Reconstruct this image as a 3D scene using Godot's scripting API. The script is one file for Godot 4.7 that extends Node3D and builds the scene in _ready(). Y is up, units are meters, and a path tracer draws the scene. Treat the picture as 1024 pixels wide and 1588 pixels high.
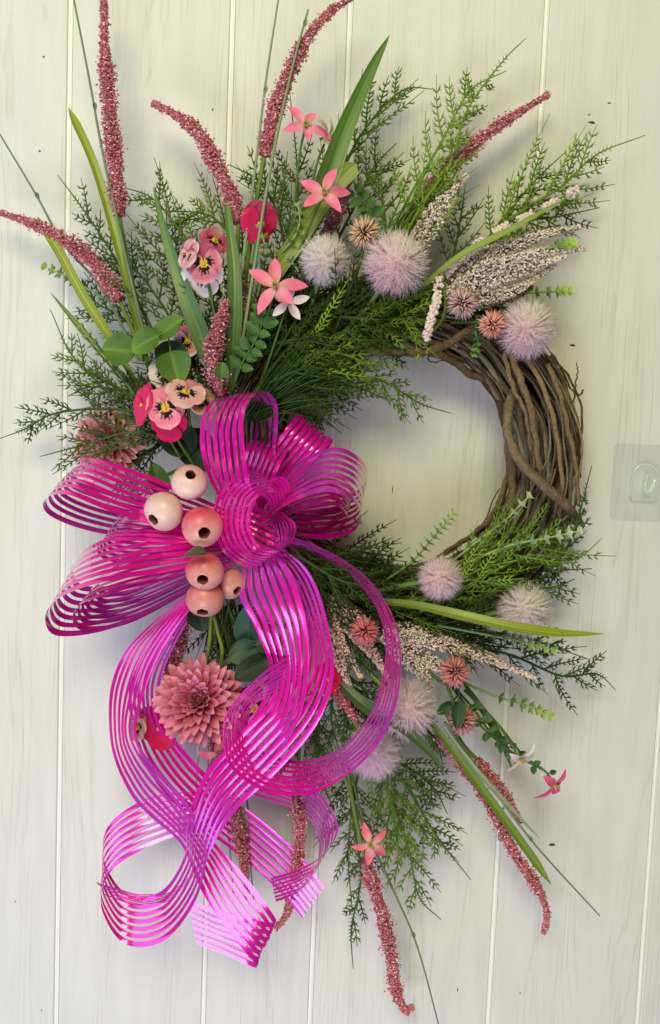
extends Node3D
# A grapevine wreath with artificial flowers and a striped magenta bow on a pale plank wall.
# Positions were measured on the photograph (1024 x 1588) and are turned into metres by W(x, y, millimetres in front of the wall).

const FOV := 60.0
const DIST := 0.963
const EYE := 1.5
var cam_basis: Basis
var cam_pos: Vector3
var M := {}
var taken := {}
var org := Vector3.ZERO
var seed_count := 11

# ------------------------------------------------------------------ measuring
func W(x: float, y: float, z: float) -> Vector3:
	var t := tan(deg_to_rad(FOV * 0.5))
	var d := cam_basis * Vector3((x - 512.0) / 794.0 * t, (794.0 - y) / 794.0 * t, -1.0)
	return cam_pos + d * ((z * 0.001 - cam_pos.z) / d.z)

func mpx(z: float) -> float:
	return 2.0 * tan(deg_to_rad(FOV * 0.5)) * (DIST - z * 0.001) / 1588.0

func P(a: Array) -> PackedVector3Array:
	var o := PackedVector3Array()
	for k in range(0, a.size(), 3):
		o.append(W(a[k], a[k + 1], a[k + 2]))
	return o

func spline(p: PackedVector3Array, n: int) -> PackedVector3Array:
	var o := PackedVector3Array()
	var m := p.size() - 1
	for k in n + 1:
		var f := float(k) / n * m
		var i := mini(int(f), m - 1)
		var u := f - i
		var a := p[i - 1] if i > 0 else p[0] * 2.0 - p[1]
		var d := p[i + 2] if i + 2 <= m else p[m] * 2.0 - p[m - 1]
		o.append(p[i].cubic_interpolate(p[i + 1], a, d, u))
	return o

func length_of(p: PackedVector3Array) -> float:
	var l := 0.0
	for k in range(1, p.size()):
		l += p[k].distance_to(p[k - 1])
	return l

func at(p: PackedVector3Array, t: float) -> Vector3:
	var f := clampf(t, 0, 1) * (p.size() - 1)
	var i := mini(int(f), p.size() - 2)
	return p[i].lerp(p[i + 1], f - i)

func tangent(p: PackedVector3Array, t: float) -> Vector3:
	return (at(p, t + 0.02) - at(p, t - 0.02)).normalized()

func rng() -> RandomNumberGenerator:
	var r := RandomNumberGenerator.new()
	seed_count += 1
	r.seed = seed_count * 7919
	return r

func shade(c: Color, f: float) -> Color:
	return Color(c.r * f, c.g * f, c.b * f, 1)

# ------------------------------------------------------------------ objects
const GROUPS := {"fern_frond": "fern fronds around the wreath", "amaranth_spike": "hanging and upright amaranth spikes", "heather_sprig": "heather sprigs", "white_bead_spray": "white bead sprays", "fluffy_pompom_flower": "fluffy pompom flowers", "spiky_thistle_flower": "spiky thistle flowers", "small_lily_flower": "small lilies", "pansy_flower": "pansies", "chrysanthemum_flower": "chrysanthemums", "wooden_bead": "cluster of wooden beads", "thin_grass_stalk": "thin grass stalks", "round_leaf": "broad leaves", "leafy_sprig": "light green leafy sprigs", "round_leaf_sprig": "round leaved sprigs", "fine_grass_tuft": "fine grass tufts", "adhesive_hook": "clear adhesive hooks"}

func numbered(called: String, under: Node) -> String:
	var key := "%s %d" % [called, under.get_instance_id()]
	var n: int = taken.get(key, 0)
	taken[key] = n + 1
	return called if n == 0 else "%s_%03d" % [called, n]

func tag(o: Node, label: String, category: String, group := "") -> void:
	o.set_meta("label", label)
	o.set_meta("category", category)
	if group:
		o.set_meta("group", group)

func thing(called: String, label: String, category: String, where: Vector3, group := "") -> Node3D:
	var o := Node3D.new()
	o.name = numbered(called, self)
	add_child(o, true)
	o.position = where
	org = where
	tag(o, label, category, group if group else GROUPS.get(called, ""))
	return o

class MB:
	var v := PackedVector3Array()
	var c := PackedColorArray()
	var i := PackedInt32Array()
	var uv := PackedVector2Array()
	func vert(p: Vector3, col: Color) -> int:
		v.append(p)
		c.append(col)
		return v.size() - 1
	func tri(a: int, b: int, d: int) -> void:
		i.append(a); i.append(b); i.append(d)
	func quad(a: int, b: int, d: int, e: int) -> void:
		i.append(a); i.append(b); i.append(d)
		i.append(a); i.append(d); i.append(e)

func mesh_of(m: MB, smooth := true) -> ArrayMesh:
	var v := m.v
	var c := m.c
	var idx := m.i
	var uv := m.uv
	if not smooth:
		var v2 := PackedVector3Array(); var c2 := PackedColorArray(); var i2 := PackedInt32Array(); var uv2 := PackedVector2Array()
		for k in idx.size():
			v2.append(v[idx[k]]); c2.append(c[idx[k]]); i2.append(k)
			if uv.size(): uv2.append(uv[idx[k]])
		v = v2; c = c2; idx = i2; uv = uv2
	var n := PackedVector3Array()
	n.resize(v.size())
	for k in range(0, idx.size(), 3):
		var a := v[idx[k]]
		var f := (v[idx[k + 2]] - a).cross(v[idx[k + 1]] - a)
		n[idx[k]] += f; n[idx[k + 1]] += f; n[idx[k + 2]] += f
	for k in n.size():
		n[k] = n[k].normalized()
	var arr := []
	arr.resize(Mesh.ARRAY_MAX)
	arr[Mesh.ARRAY_VERTEX] = v
	arr[Mesh.ARRAY_NORMAL] = n
	arr[Mesh.ARRAY_COLOR] = c
	arr[Mesh.ARRAY_INDEX] = idx
	if uv.size():
		arr[Mesh.ARRAY_TEX_UV] = uv
	var am := ArrayMesh.new()
	am.add_surface_from_arrays(Mesh.PRIMITIVE_TRIANGLES, arr)
	return am

func build(m: MB, called: String, mat: Material, under: Node, kind := "", smooth := true) -> MeshInstance3D:
	var o := MeshInstance3D.new()
	for k in m.v.size():
		m.v[k] -= org
	o.mesh = mesh_of(m, smooth)
	o.material_override = null
	o.mesh.surface_set_material(0, mat)
	o.name = numbered(called, under)
	under.add_child(o, true)
	if kind:
		o.set_meta("kind", kind)
	return o

func scatter(mesh: Mesh, where: Array, tint: Array, called: String, under: Node) -> MultiMeshInstance3D:
	var mm := MultiMesh.new()
	mm.transform_format = MultiMesh.TRANSFORM_3D
	mm.use_colors = true
	mm.mesh = mesh
	mm.instance_count = where.size()
	for k in where.size():
		var t: Transform3D = where[k]
		t.origin -= org
		mm.set_instance_transform(k, t)
		mm.set_instance_color(k, tint[k])
	var o := MultiMeshInstance3D.new()
	o.multimesh = mm
	o.name = numbered(called, under)
	o.set_meta("kind", "stuff")
	under.add_child(o, true)
	return o

func mat(rough: float, more := {}) -> StandardMaterial3D:
	var m := StandardMaterial3D.new()
	m.vertex_color_use_as_albedo = true
	m.albedo_color = Color.WHITE
	m.roughness = rough
	m.cull_mode = BaseMaterial3D.CULL_DISABLED
	for k in more:
		m.set(k, more[k])
	return m

# ------------------------------------------------------------------ shapes
func tube(m: MB, p: PackedVector3Array, r0: float, r1: float, sides: int, col: Color, col1 := Color(0, 0, 0, 0), bump := 0.0, rg: RandomNumberGenerator = null) -> void:
	var n := p.size()
	if col1.a == 0.0:
		col1 = col
	var t0 := (p[1] - p[0]).normalized()
	var e := t0.cross(Vector3(0.31, 0.2, 0.93)).normalized()
	var base := m.v.size()
	for k in n:
		var t := (p[mini(k + 1, n - 1)] - p[maxi(k - 1, 0)]).normalized()
		e = (e - t * e.dot(t)).normalized()
		var b := t.cross(e)
		var f := float(k) / (n - 1)
		var r := lerpf(r0, r1, f)
		if bump > 0.0:
			r *= 1.0 + rg.randf_range(-bump, bump)
		var cc := col.lerp(col1, f)
		for j in sides:
			var a := TAU * j / sides
			m.vert(p[k] + (e * cos(a) + b * sin(a)) * r, cc if bump == 0.0 else shade(cc, rg.randf_range(0.75, 1.25)))
	for k in n - 1:
		for j in sides:
			var a := base + k * sides + j
			var b := base + k * sides + (j + 1) % sides
			m.quad(a, a + sides, b + sides, b)
	var lo := m.vert(p[0], col)
	var hi := m.vert(p[n - 1], col1)
	for j in sides:
		m.tri(lo, base + j, base + (j + 1) % sides)
		m.tri(hi, base + (n - 1) * sides + (j + 1) % sides, base + (n - 1) * sides + j)

func thorn(m: MB, a: Vector3, d: Vector3, r: float, c0: Color, c1: Color) -> void:
	var u := d.cross(Vector3(0.37, 0.21, 0.9)).normalized() * r
	var w := d.cross(u).normalized() * r
	var i := m.vert(a + u, c0)
	m.vert(a - u * 0.5 + w * 0.87, c0)
	m.vert(a - u * 0.5 - w * 0.87, c0)
	m.vert(a + d, c1)
	m.tri(i, i + 3, i + 1)
	m.tri(i + 1, i + 3, i + 2)
	m.tri(i + 2, i + 3, i)

# a long leaf blade with a keel and fine lengthwise veins
func blade(m: MB, p: PackedVector3Array, hw: float, face: Vector3, fold: float, c: Color, c1: Color, tipped := 0.55, twist := 0.0) -> void:
	var n := p.size()
	var nx := 8
	var base := m.v.size()
	for k in n:
		var t := (p[mini(k + 1, n - 1)] - p[maxi(k - 1, 0)]).normalized()
		var f := float(k) / (n - 1)
		var side := t.cross(face).normalized().rotated(t, twist * f)
		var nn := side.cross(t).normalized()
		var w := hw * minf(1.0, 0.45 + f * 1.6) * (1.0 if f < tipped else pow(maxf(0.0, 1.0 - (f - tipped) / (1.0 - tipped)), 0.75)) + hw * 0.015
		for j in nx + 1:
			var s := -1.0 + 2.0 * j / nx
			var cc := c.lerp(c1, f)
			cc = shade(cc, (1.12 if j % 2 == 0 else 0.86) * (1.25 if j == 4 else 1.0))
			m.vert(p[k] + side * (w * s) + nn * (w * (absf(s) * fold) + (0.00025 if j % 2 == 0 else 0.0)), cc)
	for k in n - 1:
		for j in nx:
			var a := base + k * (nx + 1) + j
			m.quad(a, a + nx + 1, a + nx + 2, a + 1)

# petals and broad leaves: a grid that tapers, curls and cups
func petal(m: MB, b: Vector3, d: Vector3, nrm: Vector3, L: float, wd: float, kind: String, curl: float, cup: float, c0: Color, c1: Color, c2: Color, nu := 7, nv := 6, mode := "", rg: RandomNumberGenerator = null) -> void:
	d = d.normalized()
	var side := d.cross(nrm).normalized()
	nrm = side.cross(d).normalized()
	var base := m.v.size()
	var wob := rg.randf() * 6.0 if rg else 0.0
	for k in nu + 1:
		var u := float(k) / nu
		var w := 0.0
		match kind:
			"lance": w = pow(maxf(0.0, sin(PI * pow(clampf(u * 0.985 + 0.012, 0, 1), 1.25))), 0.75) * 0.9 + 0.06 * (1.0 - u)
			"round": w = pow(sin(minf(1.0, (u + 0.02) / 0.57) * PI * 0.5), 0.8) if u < 0.55 else sqrt(maxf(0.0, 1.0 - pow((u - 0.55) / 0.452, 2.0)))
			"leaf": w = pow(maxf(0.0, sin(PI * pow(u * 0.985 + 0.012, 0.82))), 0.62)
			"spoon": w = 0.45 + 0.55 * smoothstep(0.0, 0.65, u) if u < 0.7 else sqrt(maxf(0.0, 1.0 - pow((u - 0.7) / 0.31, 2.0)))
		w *= wd
		for j in nv + 1:
			var s := -1.0 + 2.0 * j / nv
			var ruffle := sin(wob + s * 4.0 + u * 3.0) * (0.075 if kind == "round" else 0.03) * L * u * absf(s) if rg else 0.0
			var p := b + d * (L * (u - 0.10 * s * s * u * (0.4 if kind == "round" else 0.0))) + side * (w * s) + nrm * (curl * L * u * u + cup * w * s * s + ruffle + (0.34 * w * absf(s) + 0.05 * L * sin(u * 7.0 + wob) * absf(s) if mode == "vein" else 0.0))
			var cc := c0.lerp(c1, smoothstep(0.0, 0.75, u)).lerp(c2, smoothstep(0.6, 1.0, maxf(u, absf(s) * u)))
			if mode == "blotch":
				var ray := 0.50 - 0.7 * s * s + 0.10 * sin(s * 23.0 + wob)
				if u < 0.2 - 0.1 * absf(s):
					cc = Color(0.75, 0.50, 0.05)
				elif u < ray and absf(s) < 0.72:
					cc = Color(0.012, 0.006, 0.012)
			elif mode == "vein":
				cc = shade(cc, 1.35 if j == nv / 2 else (1.0 + 0.12 * sin((u * 9.0 - absf(s) * 3.0) * TAU * 0.8)))
			m.vert(p, cc)
	for k in nu:
		for j in nv:
			var a := base + k * (nv + 1) + j
			m.quad(a, a + nv + 1, a + nv + 2, a + 1)

func lump(r: RandomNumberGenerator, rough: float) -> ArrayMesh:
	var s := SphereMesh.new()
	s.radius = 1.0
	s.height = 2.0
	s.radial_segments = 6
	s.rings = 3
	var a := s.get_mesh_arrays()
	var m := MB.new()
	var v: PackedVector3Array = a[Mesh.ARRAY_VERTEX]
	for p in v:
		var h := absf(sin(p.x * 12.9 + p.y * 78.2 + p.z * 37.7) * 43.7)
		m.vert(p * (1.0 - rough * (h - floorf(h))), Color.WHITE)
	m.i = a[Mesh.ARRAY_INDEX]
	return mesh_of(m, false)

func facing(d: Vector3, roll: float) -> Basis:
	var y := d.normalized()
	var x := y.cross(Vector3(0.33, 0.17, 0.93)).normalized()
	return Basis(x, y, x.cross(y)).orthonormalized() * Basis(Vector3.UP, roll)

# ------------------------------------------------------------------ plants
func frond(label: String, pts: Array, hw: float, nb: int, col: Color, group := "", bare := 0.80) -> void:
	var p := spline(P(pts), 26)
	var r := rng()
	var o := thing("fern_frond", label, "fern", p[0], group)
	var u := mpx(60)
	var st := MB.new()
	tube(st, p, 2.8 * u, 0.7 * u, 6, shade(col, 0.7), shade(col, 1.1))
	var up := (Vector3(r.randf_range(-0.3, 0.3), r.randf_range(-0.3, 0.3), 1)).normalized()
	for k in int(length_of(p) / u / 8.0):
		var t := 0.45 + 0.5 * k / (length_of(p) / u / 8.0)
		if t > bare + 0.03:
			break
		var T := tangent(p, t)
		var S := up.cross(T).normalized() * (1.0 if k % 2 else -1.0)
		thorn(st, at(p, t), (T * 0.7 + S + up * r.randf_range(-0.5, 0.5)) * (10.0 - 5.0 * t) * u, 1.2 * u, col, shade(col, 1.4))
	build(st, "rachis", M.leaf, o)
	nb = int(nb * 0.5)
	for k in nb:
		var t := 0.10 + (bare - 0.18) * (float(k) + 0.5) / nb
		var T := tangent(p, t)
		var S := up.cross(T).normalized() * (1.0 if k % 2 else -1.0)
		var L := hw * u * (pow(1.0 - t, 0.75) * 1.3 + 0.10) * r.randf_range(0.55, 1.25) * smoothstep(-0.25, 0.2, t)
		var an := r.randf_range(0.50, 0.88)
		var bd := (T * cos(an) + S * sin(an) + up * r.randf_range(-0.30, 0.42)).normalized()
		var q := PackedVector3Array()
		var lift := r.randf_range(-0.15, 0.15)
		var bow := r.randf_range(0.12, 0.5)
		for i in 6:
			var s := i / 5.0
			q.append(at(p, t) + bd * (L * s) + T * (L * bow * s * s) + up * (lift * L * s * s))
		var m := MB.new()
		var cb := shade(col, r.randf_range(0.7, 1.25))
		var tip := Color(cb.r * 2.0 + 0.02, cb.g * 1.75 + 0.02, cb.b * 1.3)
		tube(m, q, 1.7 * u, 0.5 * u, 4, shade(cb, 0.8), shade(cb, 1.1))
		var n := maxi(3, int(L / u / 8.6))
		for i in n:
			var s := 0.05 + 0.78 * (i + 0.5) / n
			var bt := tangent(q, s)
			var bs := up.cross(bt).normalized()
			for e in [-1.0, 1.0]:
				if r.randf() < 0.10:
					continue
				var ld: Vector3 = (bt * r.randf_range(0.45, 1.1) + bs * e * 0.85 + up * r.randf_range(-0.55, 0.6)).normalized()
				var ll := (14.0 - 5.5 * s) * u * r.randf_range(0.6, 1.3)
				var b0 := at(q, s)
				thorn(m, b0, ld * ll, 1.75 * u, cb, tip)
				thorn(m, b0 + ld * ll * 0.45, (ld * 0.7 + bt * 0.7) * ll * 0.58, 1.4 * u, cb, tip)
				thorn(m, b0 + ld * ll * 0.4, (ld * 0.7 - bt * 0.5 + bs * e * 0.3) * ll * 0.5, 1.4 * u, cb, tip)
		build(m, "branchlet", M.leaf, o)

func amaranth(label: String, pts: Array, rmax: float, stem: Array, dusk := 1.0, hue := Color(0.46, 0.085, 0.125)) -> void:
	var p := spline(P(pts), 40)
	var r := rng()
	var o := thing("amaranth_spike", label, "artificial flower", p[40])
	var u := mpx(70)
	if stem.size():
		var m := MB.new()
		tube(m, spline(P(stem), 14), 3.2 * u, 4.0 * u, 7, Color(0.16, 0.22, 0.04))
		build(m, "stem", M.leaf, o)
	var core := MB.new()
	tube(core, p, rmax * 0.30 * u, rmax * 0.6 * u, 7, shade(hue, 0.45))
	build(core, "core", M.seed, o)
	var lumps := FastNoiseLite.new()
	lumps.frequency = 0.16
	lumps.seed = seed_count
	var where := []
	var tint := []
	var lp := length_of(p) / u
	var ph := r.randf() * 6.0
	for k in int(lp * rmax * 1.15):
		var t := r.randf()
		var rr := rmax * (0.36 + 0.64 * smoothstep(0.0, 0.55, t)) * (1.0 - 0.35 * smoothstep(0.85, 1.0, t)) * (0.9 + 0.14 * sin(t * 23.0 + ph))
		var T := tangent(p, t)
		var e := T.cross(Vector3(0.2, 0.3, 0.9)).normalized().rotated(T, r.randf() * TAU)
		var s := r.randf_range(1.1, 2.3) * u
		where.append(Transform3D(facing(Vector3(r.randfn(), r.randfn(), r.randfn()), 0).scaled(Vector3(s, s * 0.75, s)), at(p, t) + e * (rr * u * (r.randf_range(0.5, 1.05) if r.randf() < 0.95 else r.randf_range(1.15, 1.5)) * (0.84 + 0.55 * lumps.get_noise_3dv((at(p, t) + e * rr * u) * 1000.0)))))
		var c := hue.lerp(Color(0.74, 0.29, 0.34), r.randf() * 0.75)
		if r.randf() < 0.12:
			c = Color(0.85, 0.62, 0.60)
		tint.append(shade(c, dusk * r.randf_range(0.75, 1.25)))
	scatter(M.grain, where, tint, "seed_grains", o)

var g_lumps := true
func heather(label: String, spikes: Array, c: Color) -> void:
	var u := mpx(80)
	var first := P(spikes[0])
	var o := thing("heather_sprig", label, "artificial flower", first[0])
	for a in spikes:
		var p := spline(P(a), 16)
		var r := rng()
		var m := MB.new()
		tube(m, p, 2.2 * u, 0.7 * u, 5, Color(0.055, 0.06, 0.025))
		build(m, "stem", M.leaf, o)
		var where := []
		var tint := []
		var lp := length_of(p) / u
		for k in int(lp * 6.6):
			var t := 0.06 + 0.94 * r.randf()
			var T := tangent(p, t)
			var e := T.cross(Vector3(0.2, 0.3, 0.9)).normalized().rotated(T, r.randf() * TAU)
			var rr := (13.0 - 9.5 * smoothstep(0.35, 1.0, t)) * pow(r.randf(), 0.4)
			var s := r.randf_range(1.2, 2.3) * u
			where.append(Transform3D(facing(e + T * 0.8, r.randf() * TAU) * Basis.from_scale(Vector3(s * 0.8, s * 1.35, s * 0.8)), at(p, t) + e * rr * u))
			var g := r.randf()
			tint.append(shade(c, r.randf_range(0.95, 1.6)) if g < 0.86 else Color(0.14, 0.115, 0.08))
		scatter(M.grain if g_lumps else M.floret, where, tint, "florets", o)

func bead_spray(label: String, pts: Array, stem: Array, hw: float, bladed: bool) -> void:
	var u := mpx(100)
	var p := spline(P(pts), 24)
	var o := thing("white_bead_spray", label, "artificial flower", p[0])
	var r := rng()
	var m := MB.new()
	if bladed:
		blade(m, spline(P(stem), 20), 5.5 * u, Vector3(0.1, 0.5, 0.85), 0.25, Color(0.20, 0.28, 0.05), Color(0.28, 0.36, 0.08))
	else:
		tube(m, spline(P(stem), 14), 2.0 * u, 1.2 * u, 6, Color(0.10, 0.15, 0.03))
	build(m, "stem", M.leaf, o)
	var where := []
	var tint := []
	for k in int(length_of(p) / u * 2.3):
		var t := r.randf()
		if bladed and sin(t * 34.0) < -0.25:
			continue
		var T := tangent(p, t)
		var e := T.cross(Vector3(0.2, 0.3, 0.9)).normalized().rotated(T, r.randf() * TAU)
		var s := r.randf_range(2.3, 3.4) * u
		where.append(Transform3D(Basis.from_scale(Vector3(s, s, s)), at(p, t) + e * hw * u * r.randf_range(0.3, 1.0)))
		tint.append(Color(0.80, 0.70, 0.66).lerp(Color(0.75, 0.5, 0.5), r.randf() * 0.6))
	scatter(M.bead, where, tint, "beads", o)

func pompom(label: String, x: float, y: float, z: float, R: float, inner: Color, outer: Color, stem: Array) -> void:
	var u := mpx(z)
	var c := W(x, y, z)
	var o := thing("fluffy_pompom_flower", label, "artificial flower", c)
	var r := rng()
	if stem.size():
		var s := MB.new()
		tube(s, spline(P([x, y, z] + stem), 12), 4.0 * u, 4.5 * u, 7, Color(0.13, 0.22, 0.07))
		build(s, "stem", M.leaf, o)
	var core := MB.new()
	var n := 12
	for k in n + 1:
		for j in 16:
			var a := PI * k / n
			core.vert(c + Vector3(sin(a) * cos(TAU * j / 16), cos(a), sin(a) * sin(TAU * j / 16)) * R * 0.42 * u, inner)
	for k in n:
		for j in 16:
			core.quad(k * 16 + j, k * 16 + (j + 1) % 16, (k + 1) * 16 + (j + 1) % 16, (k + 1) * 16 + j)
	build(core, "core", M.fluff, o)
	var where := []
	var tint := []
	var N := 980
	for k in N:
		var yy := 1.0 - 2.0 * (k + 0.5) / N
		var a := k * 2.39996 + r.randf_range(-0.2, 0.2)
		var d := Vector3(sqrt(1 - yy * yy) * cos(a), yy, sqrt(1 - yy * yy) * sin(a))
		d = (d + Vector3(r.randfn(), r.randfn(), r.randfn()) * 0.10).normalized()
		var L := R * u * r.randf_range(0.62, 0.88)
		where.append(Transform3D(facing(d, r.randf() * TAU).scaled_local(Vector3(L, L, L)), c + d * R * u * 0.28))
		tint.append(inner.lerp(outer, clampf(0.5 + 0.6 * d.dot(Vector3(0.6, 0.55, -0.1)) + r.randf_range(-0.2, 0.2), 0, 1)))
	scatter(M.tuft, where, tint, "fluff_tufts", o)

func thistle(label: String, x: float, y: float, z: float, R: float, look: Vector3, c0: Color, c1: Color, stem: Array) -> void:
	var u := mpx(z)
	var c := W(x, y, z)
	var o := thing("spiky_thistle_flower", label, "artificial flower", c)
	var r := rng()
	if stem.size():
		var s := MB.new()
		tube(s, spline(P([x, y, z - 4] + stem), 10), 3.2 * u, 3.0 * u, 6, Color(0.085, 0.14, 0.025))
		build(s, "stem", M.leaf, o)
	var m := MB.new()
	look = look.normalized()
	for k in 175:
		var yy := 1.0 - 1.55 * (k + 0.5) / 150
		var a := k * 2.39996
		var d := facing(look, 0) * Vector3(sqrt(1 - yy * yy) * cos(a), yy, sqrt(1 - yy * yy) * sin(a))
		d = (d + Vector3(r.randfn(), r.randfn(), r.randfn()) * 0.07).normalized()
		var L := R * u * r.randf_range(0.85, 1.08)
		var g := r.randf_range(0.8, 1.2)
		var mid := c + d * L * 0.55
		var e := d.cross(Vector3(r.randfn(), r.randfn(), r.randfn())).normalized() * 2.2 * u
		var f := d.cross(e).normalized() * 0.8 * u
		var i := m.vert(c + d * L * 0.12, shade(c0, g * 0.8))
		m.vert(mid + e, shade(c0.lerp(c1, 0.5), g))
		m.vert(mid + f, shade(c0.lerp(c1, 0.6), g))
		m.vert(mid - e, shade(c0.lerp(c1, 0.5), g))
		m.vert(mid - f, shade(c0, g))
		m.vert(c + d * L, shade(c1, g))
		for q in 4:
			var w := i + 1 + q
			var v2 := i + 1 + (q + 1) % 4
			m.tri(i, v2, w)
			m.tri(i + 5, w, v2)
	build(m, "petal_spikes", M.petal, o, "stuff")

func lily(label: String, x: float, y: float, z: float, R: float, look: Vector3, roll: float, c: Color, pale: Color, stem: Array, lens := [1.0, 1.0, 1.0, 1.0, 1.0]) -> void:
	var u := mpx(z)
	var o := thing("small_lily_flower", label, "artificial flower", W(x, y, z))
	var r := rng()
	var B := facing(look, roll)
	var c0 := W(x, y, z)
	for k in 5:
		var a := TAU * k / 5 + r.randf_range(-0.22, 0.22)
		var d := B * Vector3(cos(a), r.randf_range(0.25, 0.7), sin(a))
		var m := MB.new()
		petal(m, c0, d, B * Vector3(-cos(a) * 0.3 + r.randf_range(-0.4, 0.4), 1, -sin(a) * 0.3 + r.randf_range(-0.4, 0.4)), R * 1.0 * u * lens[k] * r.randf_range(0.88, 1.08), R * 0.24 * u, "lance", r.randf_range(-0.70, -0.25), r.randf_range(0.2, 0.7), pale, c, shade(c, 1.2), 11, 6, "", r)
		build(m, "petal", M.petal, o)
	var m2 := MB.new()
	for k in 6:
		var d := B * Vector3(cos(k * 1.05) * 0.35, 1, sin(k * 1.05) * 0.35)
		tube(m2, PackedVector3Array([c0, c0 + d * R * 0.16 * u, c0 + d * R * 0.34 * u]), 1.2 * u, 1.5 * u, 5, Color(0.40, 0.42, 0.10), Color(0.5, 0.45, 0.15))
	build(m2, "stamens", M.leaf, o)
	var m3 := MB.new()
	tube(m3, PackedVector3Array([c0 - (B * Vector3.UP) * R * 0.05 * u, c0 - (B * Vector3.UP) * R * 0.35 * u]), 3.6 * u, 2.0 * u, 7, Color(0.16, 0.24, 0.06))
	if stem.size():
		tube(m3, spline(P([x, y, z - 8] + stem), 10), 1.7 * u, 2.2 * u, 6, Color(0.09, 0.17, 0.04))
	build(m3, "stem", M.leaf, o)

func pansy(label: String, x: float, y: float, z: float, R: float, look: Vector3, roll: float, top: Color, low: Color, rim: Color, stem: Array) -> void:
	var u := mpx(z)
	var c0 := W(x, y, z)
	var o := thing("pansy_flower", label, "artificial flower", c0)
	var r := rng()
	var B := facing(look, 0)
	var fx := Vector3(1, 0, 0) - look.normalized() * look.normalized().x
	fx = fx.normalized().rotated(look.normalized(), roll)
	var n := look.normalized()
	var fy := n.cross(fx)
	# angle, size, layer, colour, marked
	for a in [[62.0, 1.05, -3.0, top, ""], [118.0, 1.05, -2.0, top, ""], [5.0, 0.95, 0.0, low, "blotch"], [175.0, 0.95, 1.0, low, "blotch"], [270.0, 1.08, 2.5, low, "blotch"]]:
		var g := deg_to_rad(a[0])
		var d := fx * cos(g) + fy * sin(g)
		var m := MB.new()
		var pc: Color = a[3]
		petal(m, c0 + n * (a[2] * u), d + n * 0.12, n, R * 1.04 * a[1] * u, R * 0.66 * u, "round", r.randf_range(-0.22, -0.02), r.randf_range(-0.12, 0.1), pc.lerp(rim, 0.75) if a[4] != "" else shade(pc, 0.7), pc, rim if a[4] != "" else pc, 18, 18, a[4] if rim.r - rim.g < 0.55 else "", r)
		build(m, "petal", M.petal, o)
	var m2 := MB.new()
	tube(m2, PackedVector3Array([c0 + n * 2 * u, c0 + n * 5 * u - fy * 3 * u]), 3.0 * u, 2.0 * u, 6, Color(0.75, 0.5, 0.06))
	build(m2, "flower_eye", M.petal, o)
	if stem.size():
		var m3 := MB.new()
		tube(m3, spline(P([x, y, z - 5] + stem), 10), 2.0 * u, 2.5 * u, 6, Color(0.09, 0.17, 0.04))
		build(m3, "stem", M.leaf, o)

func mum(label: String, x: float, y: float, z: float, R: float, look: Vector3, c0: Color, c1: Color, c2: Color) -> void:
	var u := mpx(z)
	var c := W(x, y, z)
	var o := thing("chrysanthemum_flower", label, "artificial flower", c)
	var r := rng()
	var B := facing(look, 0.4)
	var rows := [[9, 1.35, 0.40], [13, 1.16, 0.58], [17, 0.94, 0.74], [20, 0.70, 0.86], [22, 0.45, 0.95], [23, 0.20, 1.0], [22, -0.06, 1.02], [19, -0.34, 0.98]]
	for row in rows:
		for k in row[0]:
			var a: float = TAU * (k + r.randf_range(-0.25, 0.25)) / row[0] + row[1] * 2.0
			var el: float = row[1] + r.randf_range(-0.10, 0.10)
			var d := B * Vector3(cos(a) * cos(el), sin(el), sin(a) * cos(el))
			var up := B * Vector3(-cos(a) * sin(el), cos(el), -sin(a) * sin(el))
			var m := MB.new()
			var g := r.randf_range(0.85, 1.15)
			var L: float = R * u * row[2] * r.randf_range(0.9, 1.08)
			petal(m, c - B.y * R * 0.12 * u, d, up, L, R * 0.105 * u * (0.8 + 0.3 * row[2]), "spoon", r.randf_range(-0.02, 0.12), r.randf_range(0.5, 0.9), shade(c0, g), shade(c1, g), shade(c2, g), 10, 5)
			build(m, "petal", M.petal, o)
	var m2 := MB.new()
	tube(m2, PackedVector3Array([c - B.y * R * 0.45 * u, c, c + B.y * R * 0.12 * u]), R * 0.2 * u, R * 0.1 * u, 9, shade(c0, 0.6))
	build(m2, "flower_base", M.petal, o)

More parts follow.
